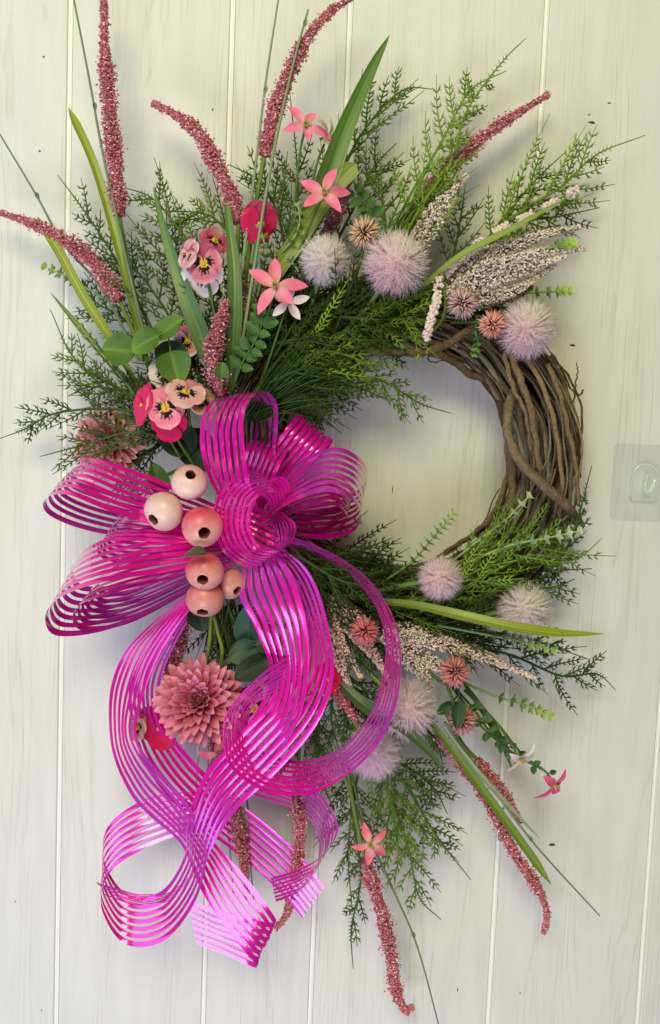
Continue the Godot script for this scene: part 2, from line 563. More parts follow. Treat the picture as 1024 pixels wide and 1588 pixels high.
func wooden_bead(label: String, x: float, y: float, z: float, R: float, hx: float, hy: float, pale: Color, stain: Color) -> void:
	var u := mpx(z)
	var c := W(x, y, z)
	var o := thing("wooden_bead", label, "wooden bead", c)
	var h := W(hx, hy, z) - c
	var rr := R * u
	h.z = sqrt(maxf(0.02, 1.0 - h.length_squared() / (rr * rr))) * rr
	var B := facing(h, 0.0)
	var m := MB.new()
	var nz := FastNoiseLite.new()
	nz.frequency = 38.0 / R / u * 0.02
	var hole := 0.30
	var prof := []
	for k in 25:
		var a := lerpf(asin(hole), PI - asin(hole), k / 24.0)
		prof.append([sin(a), cos(a) * 0.90])
	var edge := cos(asin(hole)) * 0.90
	var full := [[hole * 0.62, 0.1], [hole * 0.8, edge * 0.62], [hole * 0.93, edge - 0.03], [hole, edge + 0.005]] + prof
	var ns := 36
	for k in full.size():
		for j in ns:
			var a := TAU * j / ns
			var p := c + B * Vector3(full[k][0] * cos(a), full[k][1], full[k][0] * sin(a)) * rr * (1.0 + 0.012 * sin(a * 3.0 + x) + (0.02 * sin(a * 5.0 + y) if k < 5 else 0.0))
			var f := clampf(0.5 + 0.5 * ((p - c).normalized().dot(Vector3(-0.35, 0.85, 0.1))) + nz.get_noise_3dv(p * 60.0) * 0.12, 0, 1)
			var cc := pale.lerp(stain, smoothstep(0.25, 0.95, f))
			var lp := B.inverse() * (p - c)
			cc = shade(cc, 1.0 + 0.09 * nz.get_noise_3d(lp.x * 900.0, lp.y * 70.0, lp.z * 900.0) - 0.22 * smoothstep(0.42, 0.6, nz.get_noise_3dv(lp * 420.0)))
			if k < 2:
				cc = Color(0.12, 0.035, 0.03)
			elif k == 2:
				cc = Color(0.24, 0.075, 0.06)
			m.vert(p, cc)
	for k in full.size() - 1:
		for j in ns:
			m.quad(k * ns + j, k * ns + (j + 1) % ns, (k + 1) * ns + (j + 1) % ns, (k + 1) * ns + j)
	build(m, "wooden_ball", M.wood, o)

func grass_blade(label: String, pts: Array, hw: float, c: Color, c1: Color, face := Vector3(0, 0, 1), fold := 0.3, tipped := 0.55, twist := 0.0) -> void:
	var p := spline(P(pts), 26)
	var m := MB.new()
	org = p[0]
	blade(m, p, hw * mpx(80), face, fold, c, c1, tipped, twist)
	var o := build(m, "grass_blade", M.blade, self)
	o.position = org
	tag(o, label, "grass blade", "long grass blades")

func wire_stem(label: String, pts: Array, r0: float, r1: float, c: Color, buds: Array) -> void:
	var p := spline(P(pts), 24)
	var u := mpx(60)
	var o := thing("thin_grass_stalk", label, "grass stalk", p[0])
	var m := MB.new()
	tube(m, p, r0 * u, r1 * u, 6, c)
	build(m, "stalk", M.leaf, o)
	for t in buds:
		var b := MB.new()
		petal(b, at(p, t), tangent(p, t) + Vector3(0.15, 0, 0.1), Vector3(0.3, 0, 1), 13 * u, 3.4 * u, "lance", 0.1, 0.5, shade(c, 0.7), shade(c, 0.7), c)
		build(b, "node_leaf", M.leaf, o)

func leaf_thing(label: String, x: float, y: float, z: float, dx: float, dy: float, dz: float, L: float, wd: float, c: Color, nrm := Vector3(0.1, 0.1, 1), curl := -0.12, cup := 0.12) -> void:
	var u := mpx(z)
	var b := W(x, y, z)
	var o := thing("round_leaf", label, "leaf", b)
	var m := MB.new()
	petal(m, b, Vector3(dx, dy, dz), nrm, L * u, wd * u, "leaf", curl, cup, shade(c, 0.8), c, Color(c.r * 1.5, c.g * 1.2, c.b), 18, 12, "vein", rng())
	build(m, "leaf_blade", M.leaf, o)
	var s := MB.new()
	var d := Vector3(dx, dy, dz).normalized()
	tube(s, PackedVector3Array([b - d * 16 * u - Vector3(0, 0, 0.006), b - d * 5 * u - Vector3(0, 0, 0.002), b + d * 2 * u]), 1.6 * u, 1.3 * u, 6, shade(c, 1.3))
	build(s, "leaf_stalk", M.leaf, o)

func sprig(label: String, pts: Array, n: int, ll: float, c0: Color, c1: Color, wdt := 0.30, start := 0.25) -> void:
	var p := spline(P(pts), 20)
	var u := mpx(80)
	var r := rng()
	var o := thing("leafy_sprig", label, "leafy sprig", p[0])
	var m := MB.new()
	tube(m, p, 2.2 * u, 1.0 * u, 6, shade(c0, 1.2), c1)
	build(m, "stem", M.leaf, o)
	for k in n:
		var t := start + (1.0 - start) * k / maxf(1, n - 1)
		var T := tangent(p, minf(t, 0.97))
		var w := MB.new()
		var cc := c0.lerp(c1, smoothstep(0.35, 1.0, t))
		var q := 5 if k < n - 1 else 7
		for j in q:
			var e := T.cross(Vector3(0.2, 0.3, 0.9)).normalized().rotated(T, TAU * j / q + k * 0.7)
			var d := e * 0.85 + T * (0.55 if k < n - 1 else 0.8)
			petal(w, at(p, t), d, T, ll * u * r.randf_range(0.8, 1.15) * (0.75 + 0.25 * sin(t * PI)), ll * wdt * u, "leaf", -0.15, 0.25, cc, cc, shade(cc, 1.2), 4, 2)
		build(w, "leaf_whorl", M.leaf, o)

func bud_sprig(label: String, pts: Array, n: int, R: float, c: Color) -> void:
	var p := spline(P(pts), 20)
	var u := mpx(90)
	var r := rng()
	var o := thing("round_leaf_sprig", label, "leafy sprig", p[0])
	var m := MB.new()
	tube(m, p, 2.4 * u, 1.2 * u, 6, c)
	build(m, "stem", M.leaf, o)
	for k in n:
		var t := 0.3 + 0.7 * k / (n - 1)
		var T := tangent(p, minf(t, 0.97))
		for e in [-1.0, 1.0]:
			var S: Vector3 = Vector3(0, 0, 1).cross(T).normalized() * e
			var w := MB.new()
			var L := R * 2.0 * u * r.randf_range(0.75, 1.1)
			petal(w, at(p, t) + S * 2 * u, S + T * r.randf_range(0.2, 0.9) + Vector3(0, 0, r.randf_range(0.0, 0.7)), Vector3(r.randfn() * 0.3, 0.3, 1), L, L * 0.40, "leaf", -0.2, 0.45, shade(c, 0.9), c, shade(c, 1.35), 7, 6, "", r)
			build(w, "leaf", M.leaf, o)

# a ribbon run: control points [x, y, z, axis x, axis y, axis z, half width]
func ribbon(bow: Node3D, called: String, a: Array, n := 64, stripes := 7) -> void:
	var pos := PackedVector3Array()
	var ax := PackedVector3Array()
	for q in a:
		pos.append(W(q[0], q[1], q[2]))
		ax.append(Vector3(q[3], q[4], q[5]).normalized() * q[6] * mpx(q[2]))
	pos = spline(pos, n)
	ax = spline(ax, n)
	var r := rng()
	var hue := r.randf() * 10.0
	var sheer := MB.new()
	var bands := []
	var part := 1.0 / stripes
	for s in stripes:
		bands.append(MB.new())
	for k in n + 1:
		var t := pos[mini(k + 1, n)] - pos[maxi(k - 1, 0)]
		var nn := t.cross(ax[k]).normalized()
		var ripple := 0.0010 * sin(k * 0.21 + hue * 3.0) + 0.0004 * sin(k * 0.53 + hue)
		for s in stripes:
			var s0 := -1.0 + 2.0 * part * (s + 0.19)
			var s1 := -1.0 + 2.0 * part * (s + 0.81)
			if s == 0: s0 = -1.0 + 0.1 * part
			if s == stripes - 1: s1 = 1.0 - 0.1 * part
			# pearl sheen painted into the foil colour: magenta drifting to violet along the run
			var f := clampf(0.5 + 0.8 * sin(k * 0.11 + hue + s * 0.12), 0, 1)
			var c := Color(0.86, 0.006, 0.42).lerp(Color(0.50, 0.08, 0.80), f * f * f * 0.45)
			var crown := nn * (0.0004 * sin(s * 2.1 + k * 0.13) + ripple * sin(s * 0.85 + hue))
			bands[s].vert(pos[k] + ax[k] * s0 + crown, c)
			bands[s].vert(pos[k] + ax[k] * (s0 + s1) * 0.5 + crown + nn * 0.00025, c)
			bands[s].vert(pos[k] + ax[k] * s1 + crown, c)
			if s < stripes - 1:
				var s2 := -1.0 + 2.0 * part * (s + 1.19)
				sheer.vert(pos[k] + ax[k] * s1 + crown, Color(0.55, 0.03, 0.30))
				sheer.vert(pos[k] + ax[k] * s2 + nn * (0.0004 * sin((s + 1) * 2.1 + k * 0.13) + ripple * sin((s + 1) * 0.85 + hue)), Color(0.55, 0.03, 0.30))
	var g := (stripes - 1) * 2
	for k in n:
		for s in stripes:
			var i := k * 3
			bands[s].quad(i, i + 3, i + 4, i + 1)
			bands[s].quad(i + 1, i + 4, i + 5, i + 2)
		for s in stripes - 1:
			var i := k * g + s * 2
			sheer.quad(i, i + g, i + g + 1, i + 1)
	var o := build(sheer, called, M.sheer, bow)
	for s in stripes:
		build(bands[s], "stripe", M.foil, o)

# ------------------------------------------------------------------ setting
func grain_images() -> Array:
	var w := 2048
	var h := 1024
	var im := Image.create(w, h, false, Image.FORMAT_RGB8)
	var hm := Image.create(w, h, false, Image.FORMAT_RGB8)
	var a := FastNoiseLite.new(); a.seed = 3; a.frequency = 0.01
	var b := FastNoiseLite.new(); b.seed = 8; b.frequency = 0.012
	var c := FastNoiseLite.new(); c.seed = 15; c.frequency = 0.16
	var e := FastNoiseLite.new(); e.seed = 21; e.frequency = 0.03
	for yy in h:
		var y := yy * 3.15
		for xx in w:
			var x := xx * 1.5
			var warp := a.get_noise_2d(x * 0.5, y * 0.045)
			var patch := smoothstep(-0.28, 0.30, b.get_noise_2d(x * 0.9 + 300, y * 0.10))
			var line := sin((x * 0.42 + warp * 26.0))
			var streak := c.get_noise_2d(x * 2.2, y * 0.03)
			var ring := smoothstep(0.55, 1.0, line) * patch * (0.65 + 0.9 * streak)
			var pore := smoothstep(0.12, 0.5, streak) * (0.25 + 0.75 * patch)
			var tone := e.get_noise_2d(x * 0.6, y * 0.12)
			var d := clampf(ring * 0.75 + pore * 0.42, 0, 1)
			var col := Color(0.690, 0.685, 0.655).lerp(Color(0.47, 0.43, 0.34), d * 0.46)
			col = shade(col, 1.0 + tone * 0.06)
			im.set_pixel(xx, yy, col.linear_to_srgb())
			var v := 1.0 - d
			hm.set_pixel(xx, yy, Color(v, v, v))
	return [ImageTexture.create_from_image(im), ImageTexture.create_from_image(hm)]

func rounded(m: MB, x0: float, y0: float, x1: float, y1: float, z0: float, z1: float, r: float, col: Color) -> void:
	var ring := PackedVector2Array()
	for q in [[x1 - r, y1 - r, 0.0], [x0 + r, y1 - r, 90.0], [x0 + r, y0 + r, 180.0], [x1 - r, y0 + r, 270.0]]:
		for k in 7:
			var a: float = deg_to_rad(q[2] + k * 15.0)
			ring.append(Vector2(q[0] + cos(a) * r, q[1] + sin(a) * r))
	slab(m, ring, z0, z1, col)

func slab(m: MB, ring: PackedVector2Array, z0: float, z1: float, col: Color) -> void:
	var n := ring.size()
	var mid := Vector2.ZERO
	for q in ring:
		mid += q / n
	var ch := (z1 - z0) * 0.4
	var base := m.v.size()
	for q in ring: m.vert(Vector3(q.x, q.y, z0), col)
	for q in ring: m.vert(Vector3(q.x, q.y, z1 - ch), col)
	for q in ring:
		var s := q + (mid - q).normalized() * ch
		m.vert(Vector3(s.x, s.y, z1), col)
	var top := m.vert(Vector3(mid.x, mid.y, z1), col)
	for k in n:
		var j := (k + 1) % n
		m.quad(base + k, base + n + k, base + n + j, base + j)
		m.quad(base + n + k, base + 2 * n + k, base + 2 * n + j, base + n + j)
		m.tri(base + 2 * n + k, top, base + 2 * n + j)

func make_wall() -> void:
	var o := Node3D.new()
	o.name = "wall"
	add_child(o)
	o.set_meta("kind", "structure")
	o.set_meta("label", "pale wood grained plank wall with narrow upright grooves")
	o.position = Vector3(0, 0, 0)
	org = Vector3.ZERO
	var xs := [-0.74, -0.4900, -0.2897, -0.1214, 0.0004, 0.2038, 0.3740, 0.5420, 0.78]
	var y0 := 0.55
	var y1 := 2.45
	var g := 0.0026
	var dep := 0.0022
	for k in xs.size() - 1:
		var m := MB.new()
		var a: float = xs[k] + g
		var b: float = xs[k + 1] - g
		var ch := 0.0011
		var cols := [[a, -dep], [a + 0.0002, -0.0007], [a + ch, 0.0], [b - ch, 0.0], [b - 0.0002, -0.0007], [b, -dep]]
		for q in cols:
			for yy in [y0, y1]:
				m.vert(Vector3(q[0], yy, q[1]), Color.WHITE)
				var v: float = (2.45 - yy) / 1.94 + 0.01
				m.uv.append(Vector2((q[0] + 0.75) / 1.55, v if k % 2 == 0 else 1.0 - v))
		for q in 5:
			m.quad(q * 2, q * 2 + 1, q * 2 + 3, q * 2 + 2)
		build(m, "plank", M.plank, o, "", false)
	for k in range(1, xs.size() - 1):
		var m := MB.new()
		var x: float = xs[k]
		# the groove floor: a pale bead beside a narrow open slit
		for q in [[-g, -dep], [-0.0014, -dep], [-0.0013, -0.0009], [0.0003, -0.0003], [g - 0.0002, -0.0008]]:
			for yy in [y0, y1]:
				m.vert(Vector3(x + q[0], yy, q[1]), Color(0.84, 0.83, 0.78))
		for q in 4:
			m.quad(q * 2, q * 2 + 1, q * 2 + 3, q * 2 + 2)
		build(m, "groove_strip", M.paint, o, "", false)
	# small dark chips and nicks in the boards
	var r := rng()
	for q in [[918, 190, 7, 2.2], [914, 178, 2, 1.5], [888, 535, 6, 2.5], [856, 1310, 5, 2.5], [68, 88, 1.8, 1.8], [710, 1535, 1.3, 3.5], [807, 1540, 1.4, 1.4], [62, 234, 2, 2], [945, 160, 3, 1.2], [24, 1398, 1.5, 1.5], [65, 1567, 1.3, 1.3], [330, 170, 1.6, 1.6], [609, 760, 0.8, 7]]:
		var m := MB.new()
		var c := W(q[0], q[1], 0.05)
		var n := 9
		var mid := m.vert(c + Vector3(0, 0, 0.0005), Color(0.03, 0.025, 0.02))
		for j in n:
			var f := r.randf_range(0.6, 1.2)
			m.vert(c + Vector3(cos(TAU * j / n) * q[2], sin(TAU * j / n) * q[3], 0) * mpx(0) * f, Color(0.05, 0.042, 0.03))
		for j in n:
			m.tri(mid, 1 + (j + 1) % n, 1 + j)
		build(m, "chip_mark", M.paint, o)

func make_hook(label: String, x0: float, y0: float, x1: float, y1: float, hook_x: float, hook_y: float) -> void:
	var a := W(x0, y1, 1)
	var b := W(x1, y0, 1)
	var o := thing("adhesive_hook", label, "wall hook", Vector3((a.x + b.x) / 2, (a.y + b.y) / 2, 0))
	var m := MB.new()
	rounded(m, a.x, a.y, b.x, b.y, 0.0003, 0.0012, 0.006, Color.WHITE)
	build(m, "backing_plate", M.film, o, "", false)
	var u := mpx(1)
	var h := W(hook_x, hook_y, 2)
	var arch := PackedVector3Array()
	for k in 13:
		var an := PI * k / 12.0
		arch.append(h + Vector3(cos(an) * 20 * u, sin(an) * 20 * u + 8 * u, 0.002))
	arch.append(h + Vector3(-21 * u, -22 * u, 0.002))
	arch.append(h + Vector3(-17 * u, -27 * u, 0.002))
	arch.append(h + Vector3(17 * u, -27 * u, 0.002))
	arch.append(h + Vector3(21 * u, -22 * u, 0.002))
	arch.append(h + Vector3(20 * u, 8 * u, 0.002))
	var ring := PackedVector2Array()
	for q in arch.size() - 1:
		ring.append(Vector2(arch[q].x, arch[q].y))
	var body := MB.new()
	slab(body, ring, 0.0013, 0.0038, Color.WHITE)
	build(body, "hook_base", M.film2, o, "", false)
	var rim := MB.new()
	for q in arch.size(): arch[q].z = 0.0045
	tube(rim, arch, 1.6 * u, 1.6 * u, 8, Color.WHITE)
	build(rim, "raised_rim", M.film2, o)
	var prong := MB.new()
	tube(prong, spline(PackedVector3Array([h + Vector3(2 * u, 12 * u, 0.004), h + Vector3(0, -4 * u, 0.005), h + Vector3(-3 * u, -12 * u, 0.012), h + Vector3(2 * u, -10 * u, 0.018), h + Vector3(7 * u, 6 * u, 0.019)]), 14), 4 * u, 2.6 * u, 9, Color.WHITE)
	build(prong, "hook_prong", M.film2, o)

func make_ring() -> void:
	var cx := 617.0
	var cy := 705.0
	var o := thing("grapevine_wreath", "round wreath base of twisted brown grapevine twigs", "wreath", W(cx, cy, 10))
	var r := rng()
	var u := mpx(50)
	for k in 150:
		var m := MB.new()
		var thick := 1.5 + 4.4 * pow(r.randf(), 2.6)
		var span := r.randf_range(2.2, 5.2)
		var th0 := r.randf() * TAU
		var ph := r.randf() * TAU
		var turns := r.randf_range(0.25, 0.8) * (1 if r.randf() < 0.75 else -1)
		var rho := 52.0 * sqrt(r.randf_range(0.05, 1.0))
		var p := PackedVector3Array()
		var n := int(span * 14)
		var w1 := r.randf() * 9.0
		var stray := 11.0 if k % 6 == 0 else 0.0
		if stray > 0.0:
			thick = r.randf_range(1.2, 2.2)
		for i in n + 1:
			var th := th0 + span * i / n
			var a := ph + turns * th
			var rr := 228.0 + rho * cos(a) * (1.05) + 5.0 * sin(th * 5.0 + w1) + 2.2 * sin(th * 15.0 + w1 * 2.0) + stray * sin(th * 2.3 + w1 * 3.0)
			var z := 52.0 + rho * 0.62 * sin(a) + 2.0 * sin(th * 9.0 + w1)
			p.append(W(cx + cos(th) * rr, cy - sin(th) * rr * 0.985, z))
		var g := r.randf()
		var c := Color(0.16, 0.125, 0.08).lerp(Color(0.40, 0.33, 0.215), g * g)
		if r.randf() < 0.2:
			c = Color(0.085, 0.05, 0.028)
		tube(m, p, thick * u, thick * u * r.randf_range(0.55, 0.9), 7, shade(c, 1.3), shade(c, r.randf_range(0.9, 1.6)), 0.16, r)
		build(m, "twig", M.bark, o)
	# the vines that the eye picks out: a thick wrap, stubs, and loose ends on the outside
	var own := [
		[[806, 585, 62, 792, 622, 84, 787, 660, 97, 800, 705, 104, 840, 750, 104, 880, 785, 88, 900, 815, 40], 10.5, 11.0, Color(0.23, 0.165, 0.095)],
		[[792, 690, 70, 795, 740, 76, 792, 800, 72, 790, 850, 60], 9.0, 8.0, Color(0.19, 0.13, 0.065)],
		[[540, 538, 85, 600, 545, 92, 660, 545, 96, 700, 530, 96, 745, 500, 92, 790, 480, 80], 9.5, 8.0, Color(0.15, 0.10, 0.052)],
		[[665, 545, 60, 700, 558, 62, 730, 580, 60, 765, 592, 56, 800, 610, 50], 8.5, 9.5, Color(0.14, 0.092, 0.05)],
		[[855, 550, 60, 878, 578, 55, 893, 606, 52, 903, 640, 50, 900, 690, 48, 896, 745, 50], 2.8, 2.4, Color(0.16, 0.11, 0.055)],
		[[853, 552, 70, 866, 566, 72, 872, 572, 70, 884, 600, 62, 898, 612, 52, 905, 605, 46], 2.6, 2.0, Color(0.13, 0.09, 0.05)],
		[[890, 625, 50, 893, 595, 44, 896, 575, 40, 894, 563, 38], 2.0, 1.1, Color(0.12, 0.08, 0.045)],
		[[850, 565, 90, 868, 610, 92, 880, 660, 90, 893, 720, 86, 897, 780, 78], 5.6, 4.6, Color(0.26, 0.18, 0.09)],
		[[792, 545, 100, 808, 590, 104, 822, 630, 106, 832, 690, 106, 838, 740, 100], 7.6, 6.2, Color(0.23, 0.155, 0.08)],
		[[815, 545, 100, 850, 620, 102, 866, 690, 98, 872, 760, 92, 868, 800, 80], 5.4, 4.5, Color(0.29, 0.20, 0.105)],
		[[782, 548, 96, 796, 600, 98, 815, 640, 98, 824, 700, 96], 5.0, 4.0, Color(0.25, 0.17, 0.09)],
		[[786, 740, 60, 775, 775, 66, 755, 810, 66, 720, 838, 60, 690, 856, 50], 5.4, 5.0, Color(0.20, 0.13, 0.065)],
		[[795, 760, 70, 780, 795, 74, 750, 835, 70, 715, 865, 58], 7.0, 6.0, Color(0.15, 0.10, 0.05)],
		[[668, 548, 70, 664, 556, 74, 672, 562, 78, 690, 558, 80], 1.4, 1.0, Color(0.05, 0.035, 0.02)],
	]
	for q in own:
		var m := MB.new()
		var p := spline(P(q[0]), 60)
		var w := r.randf() * 9.0
		for i in p.size():
			p[i] += Vector3(sin(i * 0.6 + w), sin(i * 0.45 + w * 2.0), sin(i * 0.5)) * 0.0005
		tube(m, p, q[1] * u * 0.70, q[2] * u * 0.66, 11, shade(q[3], 1.45), shade(q[3], 1.2), 0.12, r)
		build(m, "vine", M.bark, o)

# ------------------------------------------------------------------ the scene
func _ready() -> void:
	cam_basis = Basis.from_euler(Vector3(deg_to_rad(-4.9), 0, 0)) * Basis(Vector3(0, 0, 1), deg_to_rad(2.3))
	cam_pos = Vector3(0, EYE + DIST * sin(deg_to_rad(4.9)), DIST * cos(deg_to_rad(4.9)))
	var cam := Camera3D.new()
	cam.name = "camera"
	cam.transform = Transform3D(cam_basis, cam_pos)
	cam.fov = FOV
	cam.near = 0.02
	cam.far = 20.0
	add_child(cam)
	cam.current = true
	var env := Environment.new()
	env.background_mode = Environment.BG_COLOR
	env.background_color = Color(0.90, 0.84, 0.72)
	env.background_energy_multiplier = 0.13
	env.tonemap_mode = Environment.TONE_MAPPER_LINEAR
	env.tonemap_exposure = 0.88
	env.sdfgi_enabled = true
	env.ssao_enabled = true
	env.ssil_enabled = true
	var we := WorldEnvironment.new()
	we.name = "environment"
	we.environment = env
	add_child(we)
	add_lamp("ceiling_lamp_light", Vector3(-0.30, 2.75, 2.0), Vector3(0.0, 1.6, 0), Vector2(1.2, 0.9), Color(1.0, 0.988, 0.78), 4.5)
	add_lamp("added_low_light", Vector3(-0.30, 0.30, 1.6), Vector3(0.0, 1.2, 0), Vector2(1.1, 0.9), Color(0.93, 0.93, 1.0), 2.55)  # unseen lamp added to lift the lower wall, no floor is built
	add_lamp("added_side_light", Vector3(-1.5, 1.75, 0.95), Vector3(0.0, 1.45, 0), Vector2(0.9, 1.5), Color(0.74, 0.85, 1.0), 1.3)  # unseen cool lamp added for blue highlights on the ribbon

	make_materials()
	make_wall()
	make_hook("clear plastic adhesive hook on the wall right of the wreath", 945, 692, 1062, 806, 999, 748)
	make_hook("clear plastic adhesive hook half hidden behind the top of the wreath", 500, 470, 600, 574, 552, 520)
	make_ring()
	make_ferns()
	make_grass()
	make_heads()
	make_bow()

func add_lamp(called: String, from: Vector3, to: Vector3, size: Vector2, c: Color, energy: float) -> void:
	var l := AreaLight3D.new()
	l.name = called
	l.area_size = size
	l.area_normalize_energy = true
	l.light_color = c
	l.light_energy = energy
	l.area_range = 8.0
	l.area_attenuation = 2.0
	l.shadow_enabled = true
	add_child(l)
	l.look_at_from_position(from, to, Vector3.UP)

func noise_tex(sd: int, freq: float, low: float) -> NoiseTexture2D:
	var n := FastNoiseLite.new()
	n.seed = sd
	n.frequency = freq
	n.fractal_octaves = 4
	var t := NoiseTexture2D.new()
	t.width = 256
	t.height = 256
	t.seamless = true
	t.noise = n
	var g := Gradient.new()
	g.set_color(0, Color(low, low, low))
	g.set_color(1, Color.WHITE)
	t.color_ramp = g
	return t

func make_materials() -> void:
	var g := grain_images()
	M.plank = mat(0.55, {"albedo_texture": g[0], "heightmap_enabled": true, "heightmap_texture": g[1], "heightmap_scale": 0.025, "metallic_specular": 0.4})
	M.paint = mat(0.5)
	M.leaf = mat(0.5, {"backlight_enabled": true, "backlight": Color(0.4, 0.4, 0.4), "metallic_specular": 0.35})
	M.blade = mat(0.42, {"backlight_enabled": true, "backlight": Color(0.3, 0.3, 0.3), "metallic_specular": 0.5})
	M.petal = mat(0.7, {"backlight_enabled": true, "backlight": Color(0.3, 0.3, 0.3), "metallic_specular": 0.3, "rim_enabled": true, "rim": 0.2, "rim_tint": 0.5})
	M.seed = mat(0.45)
	M.fluff = mat(0.9, {"backlight_enabled": true, "backlight": Color(0.5, 0.5, 0.5), "metallic_specular": 0.2})
	M.bark = mat(0.8, {"metallic_specular": 0.3, "albedo_texture": noise_tex(5, 0.09, 0.62), "uv1_triplanar": true, "uv1_scale": Vector3(34, 12, 34), "heightmap_enabled": true, "heightmap_texture": noise_tex(9, 0.12, 0.0), "heightmap_scale": 0.12})
	M.wood = mat(0.42, {"clearcoat_enabled": true, "clearcoat": 0.25, "clearcoat_roughness": 0.3})
	M.foil = mat(0.22, {"metallic": 0.34, "clearcoat_enabled": true, "clearcoat": 1.0, "clearcoat_roughness": 0.06})
	M.sheer = mat(0.4, {"transparency": BaseMaterial3D.TRANSPARENCY_ALPHA, "albedo_color": Color(1, 1, 1, 0.16)})
	M.film = mat(0.3, {"transparency": BaseMaterial3D.TRANSPARENCY_ALPHA, "albedo_color": Color(0.72, 0.78, 0.80, 0.20)})
	M.film2 = mat(0.12, {"transparency": BaseMaterial3D.TRANSPARENCY_ALPHA, "albedo_color": Color(0.95, 1.0, 0.97, 0.22)})
	var r := rng()
	M.grain = lump(r, 0.35)
	M.grain.surface_set_material(0, M.seed)
	var s := SphereMesh.new()
	s.radius = 1.0; s.height = 2.0; s.radial_segments = 8; s.rings = 5
	s.material = M.petal
	M.bead = s
	var f := MB.new()   # a heather floret: four little cupped petals
	for k in 4:
		var a := TAU * k / 4
		var d := Vector3(cos(a), 0.55, sin(a))
		petal(f, Vector3.ZERO, d, Vector3.UP, 1.25, 0.5, "leaf", 0.2, 0.3, Color(0.8, 0.75, 0.7), Color.WHITE, Color.WHITE, 2, 2)
	M.floret = mesh_of(f)
	M.floret.surface_set_material(0, M.petal)
	var t := MB.new()   # one plume of the pompom flowers
	thorn(t, Vector3.ZERO, Vector3(0, 1, 0), 0.015, Color(0.95, 0.85, 0.9), Color.WHITE)
	for k in 9:
		var a := k * 2.4
		var y := 0.2 + 0.6 * k / 9.0
		var d := Vector3(cos(a) * 0.12, 0.22 + 0.06 * sin(k * 5.0), sin(a) * 0.12)
		thorn(t, Vector3(0, y, 0), d, 0.0085, Color(0.97, 0.9, 0.94), Color.WHITE)
	M.tuft = mesh_of(t)
	M.tuft.surface_set_material(0, M.fluff)

const DIRS := [", pointing right", ", pointing right and barely up", ", pointing up and right", ", pointing up and barely right", ", pointing straight up", ", pointing up and barely left", ", pointing up and left", ", pointing left and barely up", ", pointing left", ", pointing left and barely down", ", pointing down and left", ", pointing down and barely left", ", pointing straight down", ", pointing down and barely right", ", pointing down and right", ", pointing right and barely down"]

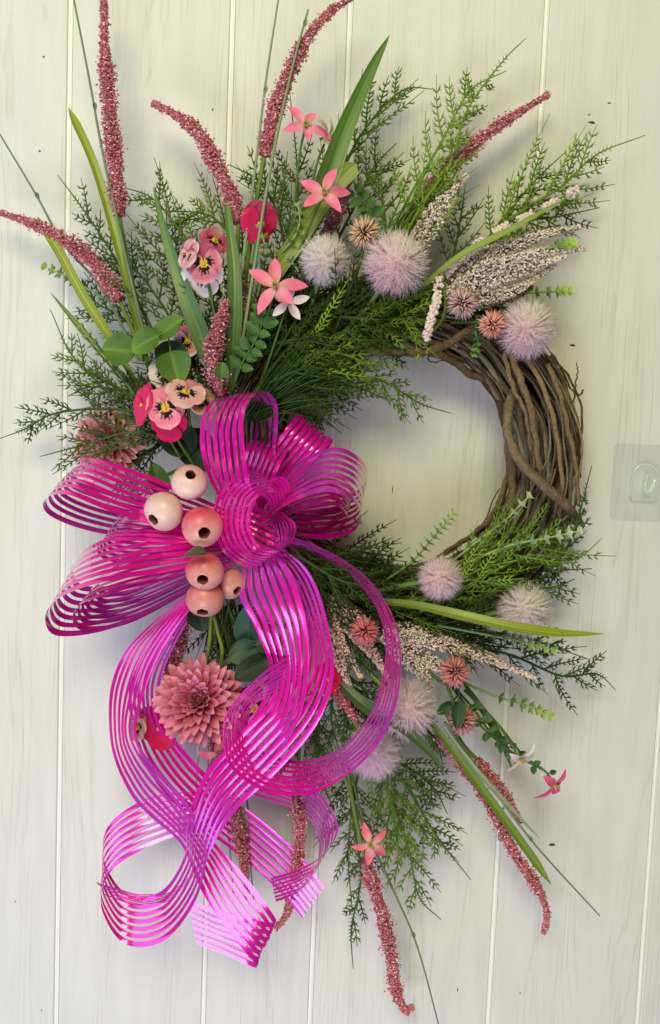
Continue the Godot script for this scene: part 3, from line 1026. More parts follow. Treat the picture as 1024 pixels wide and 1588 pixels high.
func make_ferns() -> void:
	var G := Color(0.105, 0.185, 0.020)
	var D := Color(0.062, 0.118, 0.020)
	var B := Color(0.185, 0.31, 0.035)
	# upper left and left
	frond("dark fern frond with narrow tip at the upper left beside yellow grass blade", [240, 520, 55, 190, 420, 50, 140, 340, 40, 90, 272, 25], 62, 22, D)
	frond("green fern frond fanning left of the bent blade, below the bowing spike", [350, 420, 60, 290, 370, 50, 240, 310, 40, 192, 290, 25], 78, 20, G)
	frond("long dark fern frond reaching the left edge of the photograph", [280, 660, 75, 190, 635, 75, 90, 640, 60, 40, 665, 45, 0, 680, 30], 58, 24, D)
	frond("fern frond crossing over the faded pink chrysanthemum at the left", [290, 690, 80, 210, 670, 90, 130, 690, 85, 62, 708, 60], 66, 20, Color(0.06, 0.12, 0.03))
	frond("thin fern frond curving up and left under the short grass blade", [260, 620, 60, 180, 600, 55, 115, 555, 45, 78, 480, 30], 50, 22, G)
	frond("fern frond just above the left chrysanthemum, pointing left", [260, 640, 70, 200, 610, 68, 140, 600, 55, 105, 615, 40], 60, 18, D)
	frond("dark fern frond behind the round eucalyptus leaves", [300, 560, 50, 250, 470, 50, 200, 410, 42, 150, 400, 30], 85, 22, D)
	frond("dark fern frond standing behind the left bent blade, tip between the pansies and the spike", [330, 560, 45, 290, 460, 45, 262, 380, 36, 258, 315, 22], 80, 22, D)
	frond("fern frond above the upper pansies, tip curling left", [400, 430, 55, 345, 350, 50, 310, 330, 40, 260, 328, 30], 70, 16, G)
	frond("dark fern frond with loose tip left of the grass blade tips", [260, 560, 50, 200, 500, 45, 150, 470, 40, 110, 440, 30], 62, 18, D)
	frond("small dark fern frond under the left bow loop beside the pale beads", [275, 730, 80, 235, 745, 80, 205, 755, 75, 178, 775, 65], 48, 14, D)
	# top
	frond("dark fern frond standing upright behind the uppermost pink lily", [445, 500, 50, 455, 400, 50, 462, 280, 42, 450, 145, 25], 86, 26, D)
	frond("fern frond behind the grey stalk, curling to the left above the red pansy", [450, 420, 55, 430, 330, 50, 400, 280, 40, 355, 255, 28], 70, 18, D)
	frond("fern frond arching right from behind the tall green blade", [490, 400, 50, 530, 270, 48, 570, 195, 40, 625, 140, 30, 672, 138, 22], 78, 24, G)
	frond("dark fern frond right of the tall blade, behind the thistle", [500, 420, 45, 545, 330, 42, 580, 260, 36, 615, 222, 25], 72, 20, D)
	frond("light green fern frond pointing up beside the right amaranth spike", [620, 400, 60, 645, 300, 62, 690, 210, 55, 730, 140, 45, 785, 110, 30], 66, 24, B)
	frond("fern frond covering the lower part of the right amaranth spike", [620, 380, 85, 660, 310, 88, 700, 250, 80, 725, 170, 60, 780, 95, 45, 815, 60, 35], 44, 22, B)
	frond("fern frond left of the right amaranth spike above the fluffy flowers", [600, 420, 60, 598, 350, 58, 592, 290, 50, 590, 232, 35], 62, 16, G)
	frond("bright fern frond hanging over the base of the right amaranth spike", [640, 420, 80, 655, 350, 85, 690, 300, 80, 715, 250, 65], 58, 16, B)
	frond("small dark fern frond between the two upright heather sprigs", [690, 460, 55, 705, 390, 52, 716, 330, 45, 722, 285, 35], 46, 16, D)
	frond("large open fern frond reaching toward the upper right over the plank joint", [720, 420, 60, 800, 335, 62, 870, 290, 55, 925, 240, 45, 1000, 210, 25], 96, 22, B)
	frond("fern frond just beneath the white bead spray, tip bending right", [730, 410, 60, 800, 350, 58, 870, 335, 48, 930, 322, 30], 62, 18, G)
	frond("fern frond above the white bead spray, tip pointing up", [735, 400, 55, 780, 340, 52, 830, 280, 42, 878, 235, 28], 64, 18, G)
	# centre top
	frond("bright fern frond lying on the vine below the largest pompom", [520, 480, 90, 590, 490, 96, 640, 505, 98, 668, 545, 92], 72, 18, B)
	frond("fern frond under the large pompom pointing right to the bead spray", [540, 510, 85, 600, 490, 92, 650, 480, 92, 690, 465, 88], 62, 18, G)
	frond("bright yellow green fern frond hanging over the hidden hook", [440, 570, 90, 500, 545, 96, 560, 560, 92, 610, 600, 80], 84, 20, Color(0.17, 0.29, 0.025))
	frond("long fern frond trailing right into the empty middle of the wreath", [430, 600, 80, 510, 580, 84, 590, 590, 76, 650, 625, 62, 700, 641, 50], 58, 26, G)
	frond("dark fern frond below the bright one, tip in the open middle", [420, 610, 60, 490, 590, 60, 550, 600, 50, 608, 622, 36], 50, 20, D)
	frond("dark fern frond hanging just above the right bow loop", [400, 610, 70, 450, 615, 72, 490, 640, 64, 530, 672, 50], 58, 18, D)
	# right and lower right
	frond("large bright fern frond over the foot of the bare vine", [640, 940, 85, 730, 890, 95, 820, 845, 92, 870, 840, 78, 905, 832, 60], 92, 26, Color(0.15, 0.26, 0.04))
	frond("bright fern frond whose bare tip curls up at the right of the wreath", [650, 950, 85, 730, 905, 92, 820, 862, 90, 890, 868, 70, 934, 835, 50], 70, 24, B)
	frond("dark fern frond below the curled tip beside the plank wall", [700, 930, 60, 780, 890, 60, 850, 885, 50, 918, 882, 30], 62, 18, Color(0.045, 0.10, 0.03))
	frond("slender fern frond standing up at the outer edge of the vines", [840, 900, 70, 885, 840, 75, 903, 780, 65, 918, 722, 45], 26, 18, Color(0.07, 0.14, 0.03))
	frond("fern frond pointing up from the right pompoms against the vines", [690, 920, 80, 740, 870, 90, 785, 830, 92, 812, 790, 88], 62, 18, B)
	frond("short dark fern frond tip right of the lower right pompom", [760, 930, 70, 820, 915, 65, 860, 910, 50, 892, 898, 35], 46, 14, D)
	frond("dark fern frond beneath the lower right pompom, hooked tip far right", [700, 1000, 60, 790, 1015, 58, 870, 1048, 48, 925, 1045, 36, 955, 1070, 25], 66, 22, Color(0.045, 0.10, 0.03))
	frond("short dark fern frond under the olive grass blade", [730, 980, 65, 800, 985, 60, 850, 1000, 50, 912, 1022, 35], 54, 16, D)
	frond("green fern frond spreading over the dark foliage above the olive blade", [560, 940, 75, 640, 930, 85, 720, 925, 88, 790, 950, 75], 66, 20, G)
	frond("dark fern frond along the inside bottom of the wreath", [500, 900, 60, 560, 900, 66, 620, 905, 66, 680, 930, 60], 60, 18, D)
	frond("dark fern frond next to the right bow tail under the wreath opening", [470, 870, 60, 520, 890, 62, 575, 925, 62, 620, 960, 60], 60, 18, D)
	# bottom
	frond("long fern frond hanging down right of the lowest lily", [560, 1150, 70, 600, 1220, 70, 632, 1310, 58, 650, 1390, 46, 684, 1426, 30], 88, 26, G)
	frond("fern frond hanging to the lower right with a bare hooked tip", [580, 1160, 75, 630, 1220, 76, 680, 1300, 60, 730, 1364, 40], 78, 24, Color(0.075, 0.14, 0.025))
	frond("short fern frond right of the lowest pompom", [590, 1170, 60, 640, 1195, 58, 675, 1225, 48, 694, 1262, 35], 56, 16, D)
	frond("dark fern frond hanging furthest down left of the lowest lily, with a thread tip", [560, 1170, 60, 548, 1260, 55, 560, 1360, 45, 545, 1440, 35, 548, 1502, 25], 50, 24, D)
	frond("fern frond hanging behind the lowest lily", [540, 1170, 50, 545, 1250, 48, 540, 1330, 42, 546, 1405, 30], 62, 20, G)
	frond("green fern frond hanging straight down below the lowest pompom", [590, 1180, 60, 605, 1250, 62, 618, 1310, 54, 612, 1375, 42], 70, 20, B)
	frond("dark fern frond just right of the bow tails", [500, 1080, 55, 490, 1150, 52, 500, 1210, 46, 520, 1260, 35], 62, 18, D)
	frond("small fern frond between the two hanging spikes and the bow", [470, 1120, 45, 462, 1170, 42, 470, 1215, 36, 460, 1260, 30], 40, 14, D)
	frond("curled fern tip beside the fluffy flower near the pair of right spikes", [620, 1120, 60, 660, 1130, 58, 680, 1160, 50, 688, 1192, 40], 34, 12, D)
	# dense foliage filling the bouquet, its greens darkened to paint in the deep shade
	var r := rng()
	var fill := [
		["dark fern frond deep behind the pansies", "fern fronds deep behind the pansies", 340, 620, 30, 170, 150, 5, 40],
		["dark fern frond deep in the foliage behind the lilies", "fern fronds deep behind the lilies", 400, 560, 40, 120, 150, 5, 55],
		["dark fern frond deep above the bow", "fern fronds deep above the bow", 430, 600, -10, 60, 130, 8, 68],
		["dark fern frond deep under the upper pompom flowers", "fern fronds deep under the upper pompoms", 520, 500, -10, 70, 130, 8, 72],
		["dark fern frond deep behind the left chrysanthemum", "fern fronds deep behind the left chrysanthemum", 290, 660, 110, 220, 130, 5, 20],
		["dark fern frond deep under the lower heather sprigs", "fern fronds deep under the lower heather", 500, 930, -50, 20, 150, 8, 50],
		["dark fern frond deep behind the front chrysanthemum", "fern fronds deep behind the front chrysanthemum", 370, 930, -120, -50, 120, 5, 35],
		["dark fern frond deep behind the lower pompom flowers", "fern fronds deep behind the lower pompoms", 520, 1050, -110, -30, 150, 6, 40],
		["dark fern frond deep under the right pompoms", "fern fronds deep under the right pompoms", 640, 960, -25, 40, 150, 7, 55]]
	fill.append(["dark fern frond over the lower vines", "fern fronds over the lower inside vines", 470, 860, -50, 10, 150, 6, 80])
	fill.append(["dark fern frond over the upper vines", "fern fronds over the upper vines", 420, 540, 10, 75, 150, 6, 66])
	for q in fill:
		for k in q[7]:
			var a := deg_to_rad(lerpf(q[4], q[5], (k + 0.5) / q[7]) + r.randf_range(-6, 6))
			var x: float = q[2] + r.randf_range(-18, 18)
			var y: float = q[3] + r.randf_range(-18, 18)
			var L: float = q[6] * r.randf_range(0.8, 1.15)
			var z := r.randf_range(q[8], q[8] + 34.0)
			var be := r.randf_range(-22, 22)
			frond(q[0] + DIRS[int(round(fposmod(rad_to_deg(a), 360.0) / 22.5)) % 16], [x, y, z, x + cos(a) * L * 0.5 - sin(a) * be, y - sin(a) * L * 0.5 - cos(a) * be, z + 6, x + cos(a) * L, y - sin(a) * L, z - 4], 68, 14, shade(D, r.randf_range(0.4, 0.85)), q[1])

func make_grass() -> void:
	var green := Color(0.085, 0.17, 0.03)
	var olive := Color(0.20, 0.24, 0.025)
	var lime := Color(0.27, 0.33, 0.03)
	grass_blade("broad tall green grass blade, its point the highest of the blades", [385, 560, 60, 430, 430, 85, 490, 320, 95, 535, 200, 85, 575, 110, 70, 604, 55, 55], 17, shade(green, 0.7), Color(0.12, 0.24, 0.05), Vector3(0.3, 0.1, 0.9), 0.3, 0.45)
	grass_blade("flat olive grass blade with a blunt end behind the middle pink lily", [375, 540, 70, 410, 450, 92, 460, 375, 98, 510, 300, 94, 553, 254, 88], 13, olive, Color(0.20, 0.25, 0.04), Vector3(0.2, 0.2, 0.95), 0.15, 0.96)
	grass_blade("dark green grass blade leaning left from the bow, its point above the pansies", [345, 600, 80, 322, 545, 95, 290, 460, 98, 262, 380, 88, 238, 290, 70], 15, Color(0.05, 0.10, 0.02), Color(0.11, 0.21, 0.05), Vector3(-0.2, 0, 1), 0.35, 0.35)
	grass_blade("upright green grass blade between the pansies and the lowest lily of the top", [356, 610, 85, 362, 530, 100, 364, 430, 102, 356, 350, 92, 346, 275, 75], 12, Color(0.06, 0.12, 0.025), Color(0.12, 0.22, 0.06), Vector3(0.1, 0, 1), 0.3, 0.35)
	grass_blade("yellow green grass blade with a blunt top at the upper left", [230, 560, 55, 205, 470, 65, 180, 370, 68, 146, 255, 60, 106, 166, 45], 6.5, Color(0.13, 0.20, 0.03), lime, Vector3(0.35, 0, 0.9), 0.25, 0.93)
	grass_blade("yellow green grass blade at the left with its tip below the drooping spike", [225, 620, 60, 175, 530, 72, 130, 460, 72, 92, 390, 64, 58, 336, 50], 7.5, olive, lime, Vector3(0.2, 0, 1), 0.25, 0.88)
	grass_blade("short dark grass blade at the left edge of the ferns", [240, 650, 55, 190, 585, 60, 130, 515, 55, 78, 453, 45], 5, green, Color(0.15, 0.20, 0.04), Vector3(0.3, 0, 1), 0.3, 0.7)
	grass_blade("green grass blade behind the tall left spike", [240, 600, 50, 215, 500, 58, 198, 420, 60, 188, 340, 55], 8, Color(0.09, 0.15, 0.03), Color(0.12, 0.19, 0.05), Vector3(0, 0, 1), 0.3, 0.7)
	grass_blade("long olive grass blade lying across the lower right pompom", [560, 930, 85, 640, 938, 105, 720, 956, 125, 800, 973, 132, 870, 982, 125, 937, 983, 112], 8, Color(0.12, 0.18, 0.03), Color(0.33, 0.38, 0.03), Vector3(0.1, 0.5, 0.85), 0.25, 0.7)
	grass_blade("green grass blade slanting under the arc of ribbon between the lower pompoms", [500, 1030, 75, 560, 1090, 92, 620, 1125, 118, 665, 1165, 112, 690, 1200, 100], 12, Color(0.04, 0.075, 0.025), Color(0.10, 0.16, 0.06), Vector3(0.3, 0.3, 0.9), 0.3, 0.3)
	grass_blade("yellow green grass blade between the pair of spikes at the lower right", [660, 1110, 75, 700, 1160, 80, 760, 1240, 76, 815, 1315, 62, 855, 1372, 48], 7, Color(0.10, 0.16, 0.03), Color(0.22, 0.32, 0.04), Vector3(0.2, 0.2, 1), 0.3, 0.85)
	grass_blade("narrow pale grass blade lying along the yellow one at the lower right", [690, 1130, 82, 740, 1195, 84, 790, 1250, 74, 837, 1300, 60], 4, Color(0.2, 0.25, 0.12), Color(0.30, 0.35, 0.20), Vector3(0, 0, 1), 0.3, 0.6)
	grass_blade("dark green grass blade left of the white lily at the lower right", [720, 1060, 60, 755, 1110, 62, 778, 1150, 55, 795, 1195, 45], 6, Color(0.05, 0.10, 0.03), green, Vector3(0, 0, 1), 0.3, 0.5)
	grass_blade("dark grass blade hanging beside the bow tails", [470, 1040, 60, 468, 1110, 66, 466, 1180, 62, 462, 1245, 50], 6, Color(0.04, 0.08, 0.025), Color(0.07, 0.12, 0.04), Vector3(0.2, 0, 1), 0.3, 0.5)
	grass_blade("olive grass blade hanging below the front chrysanthemum", [345, 1110, 70, 348, 1180, 72, 372, 1250, 66, 388, 1320, 50], 7, Color(0.14, 0.18, 0.04), Color(0.16, 0.2, 0.05), Vector3(0.2, 0, 1), 0.3, 0.6)
	# thin stalks
	var grey := Color(0.17, 0.24, 0.13)
	wire_stem("thin green stalk rising from the left spike to the left edge", [215, 560, 55, 160, 450, 58, 100, 380, 55, 55, 300, 45, -5, 200, 35], 2.6, 1.2, grey, [0.72, 0.40])
	wire_stem("thin green stalk crossing the tall left spike up to the top edge", [235, 560, 60, 205, 440, 75, 180, 330, 80, 158, 230, 78, 140, 130, 72, 113, -10, 60], 2.8, 1.3, grey, [0.72, 0.45])
	wire_stem("thin pale stalk left of the two long ones at the top middle", [352, 600, 90, 375, 420, 95, 395, 270, 88, 412, 130, 78, 433, -8, 65], 2.8, 1.3, Color(0.26, 0.32, 0.18), [0.72])
	wire_stem("thin pale stalk crossing the top middle spike", [365, 600, 92, 392, 430, 100, 420, 260, 100, 450, 120, 92, 478, 15, 82], 3.0, 1.5, Color(0.24, 0.31, 0.15), [0.93])
	wire_stem("long thin stalk hanging down past the lowest spike to the bottom edge", [515, 1150, 60, 555, 1260, 62, 610, 1380, 56, 648, 1470, 48, 682, 1595, 40], 2.6, 1.2, Color(0.20, 0.24, 0.13), [0.68])
	wire_stem("thin stalk with a node at the far lower right", [690, 1120, 80, 755, 1210, 78, 830, 1310, 66, 930, 1420, 40], 2.6, 1.1, Color(0.20, 0.25, 0.14), [0.62])
	wire_stem("white wire stalk hanging below the front chrysanthemum", [306, 1120, 75, 307, 1170, 72, 305, 1215, 68, 306, 1265, 60], 1.8, 1.4, Color(0.55, 0.52, 0.48), [])
	wire_stem("pale thin stalk hanging left of the shorter lower spike", [330, 1120, 60, 345, 1220, 60, 356, 1310, 50, 362, 1385, 40], 1.8, 1.1, Color(0.30, 0.30, 0.22), [])
	wire_stem("pale thin stalk hanging between the two short lower spikes", [375, 1180, 50, 385, 1260, 50, 388, 1330, 42, 394, 1400, 34], 1.8, 1.1, Color(0.30, 0.30, 0.22), [])
	wire_stem("yellow green stem under the lowest wooden bead, nearer the leaves", [330, 945, 100, 338, 980, 98, 345, 1010, 90, 340, 1050, 80], 3.0, 3.0, Color(0.22, 0.27, 0.03), [])
	wire_stem("yellow green stem under the lowest wooden bead, nearer the left tail", [328, 945, 102, 326, 985, 96, 322, 1020, 88, 318, 1050, 80], 3.2, 3.0, Color(0.19, 0.25, 0.03), [])
	# fine grass tufts
	grass_tuft("tuft of fine dark green grass fanning out below the white pompom", 395, 640, 85, 24, 66, 215, 170, Color(0.024, 0.062, 0.010))
	grass_tuft("small tuft of fine grass covering the base of the right amaranth spike", 615, 370, 70, 44, 72, 170, 50, Color(0.07, 0.15, 0.02))
	grass_tuft("tuft of fine dark grass below the wooden beads", 345, 930, 75, -112, -62, 110, 70, Color(0.06, 0.10, 0.03))

func grass_tuft(label: String, x: float, y: float, z: float, a0: float, a1: float, L: float, n: int, c: Color) -> void:
	var o := thing("fine_grass_tuft", label, "grass tuft", W(x, y, z))
	var r := rng()
	var u := mpx(z)
	var m := MB.new()
	for k in n:
		var a := deg_to_rad(r.randf_range(a0, a1))
		var l := L * r.randf_range(0.45, 1.0) * u
		var d := Vector3(cos(a), sin(a), r.randf_range(-0.12, 0.25))
		var b := W(x + r.randf_range(-16, 16), y + r.randf_range(-16, 16), z + r.randf_range(-14, 14))
		var sag := Vector3(r.randf_range(-0.1, 0.15), r.randf_range(-0.34, -0.08), 0) * l
		var p := PackedVector3Array()
		for i in 7:
			var s := i / 6.0
			p.append(b + d * l * s + sag * s * s)
		var cc := shade(c, r.randf_range(0.6, 1.7))
		tube(m, p, 1.25 * u, 0.3 * u, 4, cc, shade(cc, 1.3))
	build(m, "grass_blades", M.leaf, o, "stuff")

func make_heads() -> void:
	# amaranth spikes, from tip to foot
	amaranth("tallest pink amaranth spike, upright at the upper left", [161, -12, 55, 162, 60, 62, 166, 130, 70, 174, 210, 74, 181, 280, 74, 186, 335, 72], 15, [186, 335, 72, 195, 400, 70, 208, 480, 62, 220, 560, 55])
	amaranth("pink amaranth spike bending right at the top edge of the photograph", [548, -6, 60, 500, 30, 70, 462, 85, 78, 438, 140, 82, 420, 195, 82, 410, 242, 80], 14, [410, 242, 80, 400, 300, 80, 385, 400, 75, 370, 520, 65])
	amaranth("pink amaranth spike bowing left between the plank joint and the pansies", [237, 160, 50, 275, 180, 58, 310, 210, 66, 335, 255, 74, 358, 300, 80, 370, 346, 82], 15, [370, 346, 82, 368, 400, 78, 362, 480, 66])
	amaranth("pink amaranth spike drooping to the left edge", [-6, 328, 40, 45, 345, 50, 95, 368, 60, 140, 402, 66, 170, 440, 66, 186, 466, 64], 15, [186, 466, 64, 205, 510, 60, 225, 560, 50])
	amaranth("pink amaranth spike pointing to the upper right with its shadow on the wall", [851, 146, 34, 800, 178, 40, 750, 212, 48, 705, 250, 56, 665, 295, 62, 640, 330, 62], 14, [640, 330, 62, 620, 370, 60, 590, 430, 55])
	amaranth("dark pink amaranth spike standing in front of the upright grass blade above the bow", [352, 466, 112, 345, 490, 118, 334, 530, 120, 332, 570, 118, 345, 612, 108], 16, [345, 612, 108, 350, 650, 95], 0.9, Color(0.42, 0.06, 0.12))
	amaranth("dusky pink amaranth spike half hidden behind the grass blade beside the lilies", [372, 415, 85, 378, 450, 88, 384, 490, 86, 378, 540, 80], 12, [], 0.75, Color(0.34, 0.06, 0.10))
	amaranth("dusky pink amaranth spike behind the middle lily and olive blade", [540, 282, 66, 532, 310, 70, 518, 340, 72, 500, 375, 70], 12, [500, 375, 70, 470, 440, 60], 0.8, Color(0.34, 0.07, 0.12))
	amaranth("pink amaranth spike hanging behind the bow tail, the left of the two lower ones", [384, 1392, 48, 380, 1350, 56, 372, 1300, 64, 364, 1260, 68, 358, 1225, 70], 12, [358, 1225, 70, 350, 1170, 70, 340, 1110, 65])
	amaranth("pink amaranth spike hanging in the right bow loop with its tip curling left", [428, 1440, 42, 444, 1418, 46, 454, 1380, 50, 462, 1330, 56, 465, 1280, 60, 458, 1232, 62], 12, [458, 1232, 62, 455, 1160, 62, 450, 1090, 60])
	amaranth("lowest pink amaranth spike, hooked at its end", [641, 1560, 34, 628, 1566, 38, 614, 1535, 46, 608, 1490, 54, 596, 1430, 62, 580, 1375, 68, 566, 1330, 70], 14, [566, 1330, 70, 552, 1270, 68, 540, 1200, 60])
	amaranth("long curved amaranth spike of the lower right pair", [843, 1447, 36, 848, 1415, 42, 830, 1370, 50, 795, 1318, 58, 762, 1250, 64, 720, 1190, 66, 678, 1140, 64], 12, [678, 1140, 64, 650, 1090, 60])
	amaranth("short amaranth spike of the lower right pair", [808, 1275, 50, 790, 1242, 56, 768, 1212, 60, 740, 1178, 60], 11, [740, 1178, 60, 715, 1150, 60, 690, 1100, 58])
	amaranth("dark pink amaranth spike behind the left bow tail above the chrysanthemum", [268, 1085, 78, 262, 1055, 82, 276, 1010, 84, 288, 950, 82], 15, [288, 950, 82, 310, 900, 70], 0.8, Color(0.40, 0.05, 0.12))
	amaranth("dark red amaranth spike just right of the ribbon above the lowest pompom", [556, 1124, 84, 540, 1098, 86, 522, 1075, 86, 502, 1048, 82], 12, [], 0.85, Color(0.42, 0.03, 0.08))
	amaranth("pink amaranth tip below the front chrysanthemum", [334, 1205, 70, 332, 1180, 72, 330, 1150, 72, 328, 1120, 70], 7, [])
	# heather
	var hw := Color(0.58, 0.50, 0.455)
	heather("upright whitish heather sprig beside the largest pompom", [[640, 390, 80, 665, 340, 88, 695, 305, 84, 724, 272, 74], [640, 385, 74, 660, 345, 80, 682, 318, 80, 700, 285, 72], [645, 395, 88, 668, 355, 92, 690, 325, 88, 705, 305, 80]], hw)
	heather("wide fan of whitish heather at the upper right", [[670, 465, 80, 760, 400, 90, 830, 368, 86, 900, 352, 70], [675, 470, 88, 760, 425, 98, 840, 392, 92, 908, 386, 74], [680, 475, 92, 750, 440, 102, 820, 415, 96, 878, 398, 84], [680, 480, 80, 750, 460, 94, 800, 450, 92, 862, 410, 80], [670, 455, 72, 720, 410, 82, 790, 380, 84, 850, 360, 74], [690, 470, 96, 740, 425, 106, 790, 405, 104, 830, 390, 96], [690, 480, 76, 740, 468, 84, 790, 462, 84, 826, 446, 78]], hw)
	heather("small heather tuft behind the largest pompom's stem", [[510, 480, 66, 540, 460, 74, 570, 448, 74, 590, 440, 70], [520, 470, 60, 550, 450, 66, 565, 440, 64, 585, 430, 60]], shade(hw, 0.75))
	var hp := Color(0.55, 0.38, 0.35)
	heather("pinkish heather sprig inside the long ribbon arc", [[485, 935, 84, 510, 960, 92, 530, 1000, 92, 560, 1050, 84], [480, 925, 76, 530, 940, 86, 570, 970, 86, 600, 1000, 80], [490, 950, 88, 515, 990, 94, 528, 1030, 90, 545, 1070, 80], [495, 940, 80, 550, 980, 90, 580, 1015, 88, 600, 1050, 80], [480, 950, 70, 500, 985, 80, 510, 1010, 80, 520, 1040, 74]], hp)
	heather("pale heather sprig pointing right under the coral thistle", [[580, 985, 84, 660, 992, 94, 740, 1015, 92, 832, 1052, 74], [590, 995, 80, 640, 1010, 88, 690, 1040, 86, 715, 1062, 76], [585, 975, 74, 650, 980, 84, 720, 1000, 86, 780, 1025, 78], [600, 1000, 86, 640, 1030, 92, 660, 1050, 88, 670, 1065, 80]], Color(0.60, 0.48, 0.43))
	bead_spray("white bead spray drooping over the top of the vine", [682, 430, 104, 676, 470, 112, 668, 500, 112, 660, 526, 106], [682, 425, 100, 690, 455, 108, 688, 490, 110, 672, 515, 108], 6, false)
	bead_spray("white beads on a flat green stalk pointing to the upper right", [690, 425, 92, 760, 365, 100, 830, 330, 92, 898, 293, 80], [640, 460, 88, 710, 400, 104, 800, 352, 104, 890, 300, 86], 6, true)
	# fluffy flowers
	var lav := Color(0.94, 0.66, 0.73)
	var wht := Color(0.95, 0.92, 0.89)
	pompom("smaller whitish fluffy pompom flower at the top, left of the largest", 504, 404, 108, 40, Color(0.90, 0.80, 0.80), wht, [490, 450, 95, 470, 520, 80, 455, 570, 70])
	pompom("largest fluffy pompom flower, pink at the heart, at the top of the wreath", 615, 410, 112, 52, lav, wht, [575, 470, 100, 520, 530, 85, 450, 600, 70])
	pompom("fluffy pompom flower sitting on the bare vine at the upper right", 817, 511, 112, 46, lav, wht, [780, 500, 95, 720, 500, 80])
	pompom("smallest pink pompom flower at the lower edge of the wreath opening", 683, 896, 112, 37, lav, Color(0.94, 0.86, 0.88), [640, 905, 100, 580, 918, 85, 540, 930, 75])
	pompom("whitish pompom flower behind the olive grass blade at the lower right", 815, 946, 100, 45, Color(0.88, 0.74, 0.74), wht, [770, 950, 90, 700, 960, 75])
	pompom("pink pompom flower right behind the ribbon arc", 632, 1098, 98, 51, Color(0.93, 0.68, 0.77), Color(0.96, 0.86, 0.90), [590, 1060, 80, 550, 1020, 70])
	pompom("lowest lilac pompom flower partly crossed by the ribbon arc", 580, 1166, 98, 46, Color(0.92, 0.64, 0.80), Color(0.96, 0.85, 0.93), [550, 1120, 82, 520, 1060, 70])
	# thistles
	thistle("peach thistle flower above the gap between the two top pompoms", 565, 362, 100, 30, Vector3(-0.05, 0.75, 0.65), Color(0.62, 0.32, 0.20), Color(0.80, 0.62, 0.45), [560, 400, 90, 540, 460, 75])
	thistle("mauve grey thistle flower under the upper right heather", 718, 471, 108, 28, Vector3(0.1, 0.1, 1), Color(0.45, 0.20, 0.22), Color(0.72, 0.52, 0.50), [700, 480, 95, 670, 490, 80])
	thistle("coral thistle flower touching the upper right pompom", 764, 504, 116, 25, Vector3(-0.1, 0, 1), Color(0.62, 0.19, 0.15), Color(0.80, 0.42, 0.34), [745, 500, 100, 700, 500, 80])
	thistle("small red coral thistle flower inside the ribbon arc", 566, 979, 112, 27, Vector3(-0.1, 0, 1), Color(0.55, 0.10, 0.12), Color(0.74, 0.22, 0.24), [540, 975, 95, 510, 960, 80])
	thistle("coral thistle flower on the lower right heather", 706, 1042, 112, 29, Vector3(0, 0.15, 1), Color(0.58, 0.14, 0.14), Color(0.74, 0.32, 0.30), [690, 1060, 95, 640, 1020, 80])
	thistle("lowest dusty coral thistle flower with a dark leaf over it", 717, 1116, 100, 28, Vector3(0.15, -0.5, 0.8), Color(0.48, 0.15, 0.15), Color(0.66, 0.32, 0.32), [700, 1080, 105, 690, 1050, 95])
	leaf_thing("dark bract leaf draped over the lowest thistle", 712, 1086, 112, -0.05, -1, 0.25, 44, 12, Color(0.035, 0.075, 0.035))
	# lilies
	var pk := Color(0.82, 0.17, 0.31)
	var pale := Color(0.80, 0.42, 0.42)
	var away := Color(0.80, 0.70, 0.72)
	lily("uppermost pink lily, left of the tall green blade", 474, 196, 92, 33, Vector3(0.15, 0.15, 1), 0.6, pk, pale, [465, 240, 80, 455, 330, 70, 440, 430, 60], [1.1, 0.7, 1.1, 0.8, 1.0])
	lily("middle pink lily on the olive blade", 503, 302, 116, 40, Vector3(0.1, 0.3, 1), 0.25, pk, pale, [480, 350, 105, 450, 420, 90])
	lily("pink lily above the dark grass tuft with a white one tucked behind it", 428, 446, 120, 44, Vector3(0, 0.25, 1), 0.15, pk, pale, [415, 490, 110, 395, 560, 95])
	lily("white lily tucked behind the lowest of the top pink lilies", 447, 468, 112, 30, Vector3(0.3, -0.3, 1), 0.9, away, Color(0.8, 0.55, 0.5), [430, 520, 100, 410, 580, 90])
	lily("whitish lily half hidden behind the tall green blade", 508, 212, 82, 36, Vector3(0.9, 0.2, 0.4), 0.4, Color(0.72, 0.58, 0.58), Color(0.7, 0.5, 0.4), [490, 260, 75, 470, 360, 65])
	lily("pink lily at the foot of the lowest amaranth spike", 574, 1308, 92, 32, Vector3(0.1, 0.15, 1), 0.35, Color(0.74, 0.14, 0.20), pale, [560, 1260, 80, 545, 1200, 70])
	lily("deep pink lily seen from the side at the far lower right", 858, 1214, 70, 34, Vector3(0.55, -0.5, 0.65), 0.2, Color(0.80, 0.10, 0.28), Color(0.7, 0.2, 0.25), [845, 1195, 66, 810, 1170, 62, 770, 1120, 60, 720, 1070, 62], [1.0, 0.8, 1.0, 0.8, 0.8])
	lily("white lily hanging on the stem at the lower right", 806, 1174, 74, 32, Vector3(0.55, -0.5, 0.6), 0.1, away, Color(0.7, 0.55, 0.55), [790, 1150, 68, 770, 1120, 64])
	lily("hidden pink lily peeking out between the bow tails under the chrysanthemum", 338, 1168, 86, 34, Vector3(0.1, -0.3, 1), 0.3, Color(0.74, 0.12, 0.20), pale, [])
	# pansies
	var pp := Color(0.70, 0.24, 0.32)
	var rd := Color(0.70, 0.012, 0.12)
	var cream := Color(0.80, 0.60, 0.52)
	pansy("pink pansy with a yellow eye and black blotches, front of the cluster above the bow", 257, 632, 122, 31, Vector3(0.05, 0.05, 1), 0.25, Color(0.76, 0.20, 0.31), Color(0.80, 0.17, 0.31), Color(0.82, 0.42, 0.44), [275, 680, 105, 300, 720, 90])
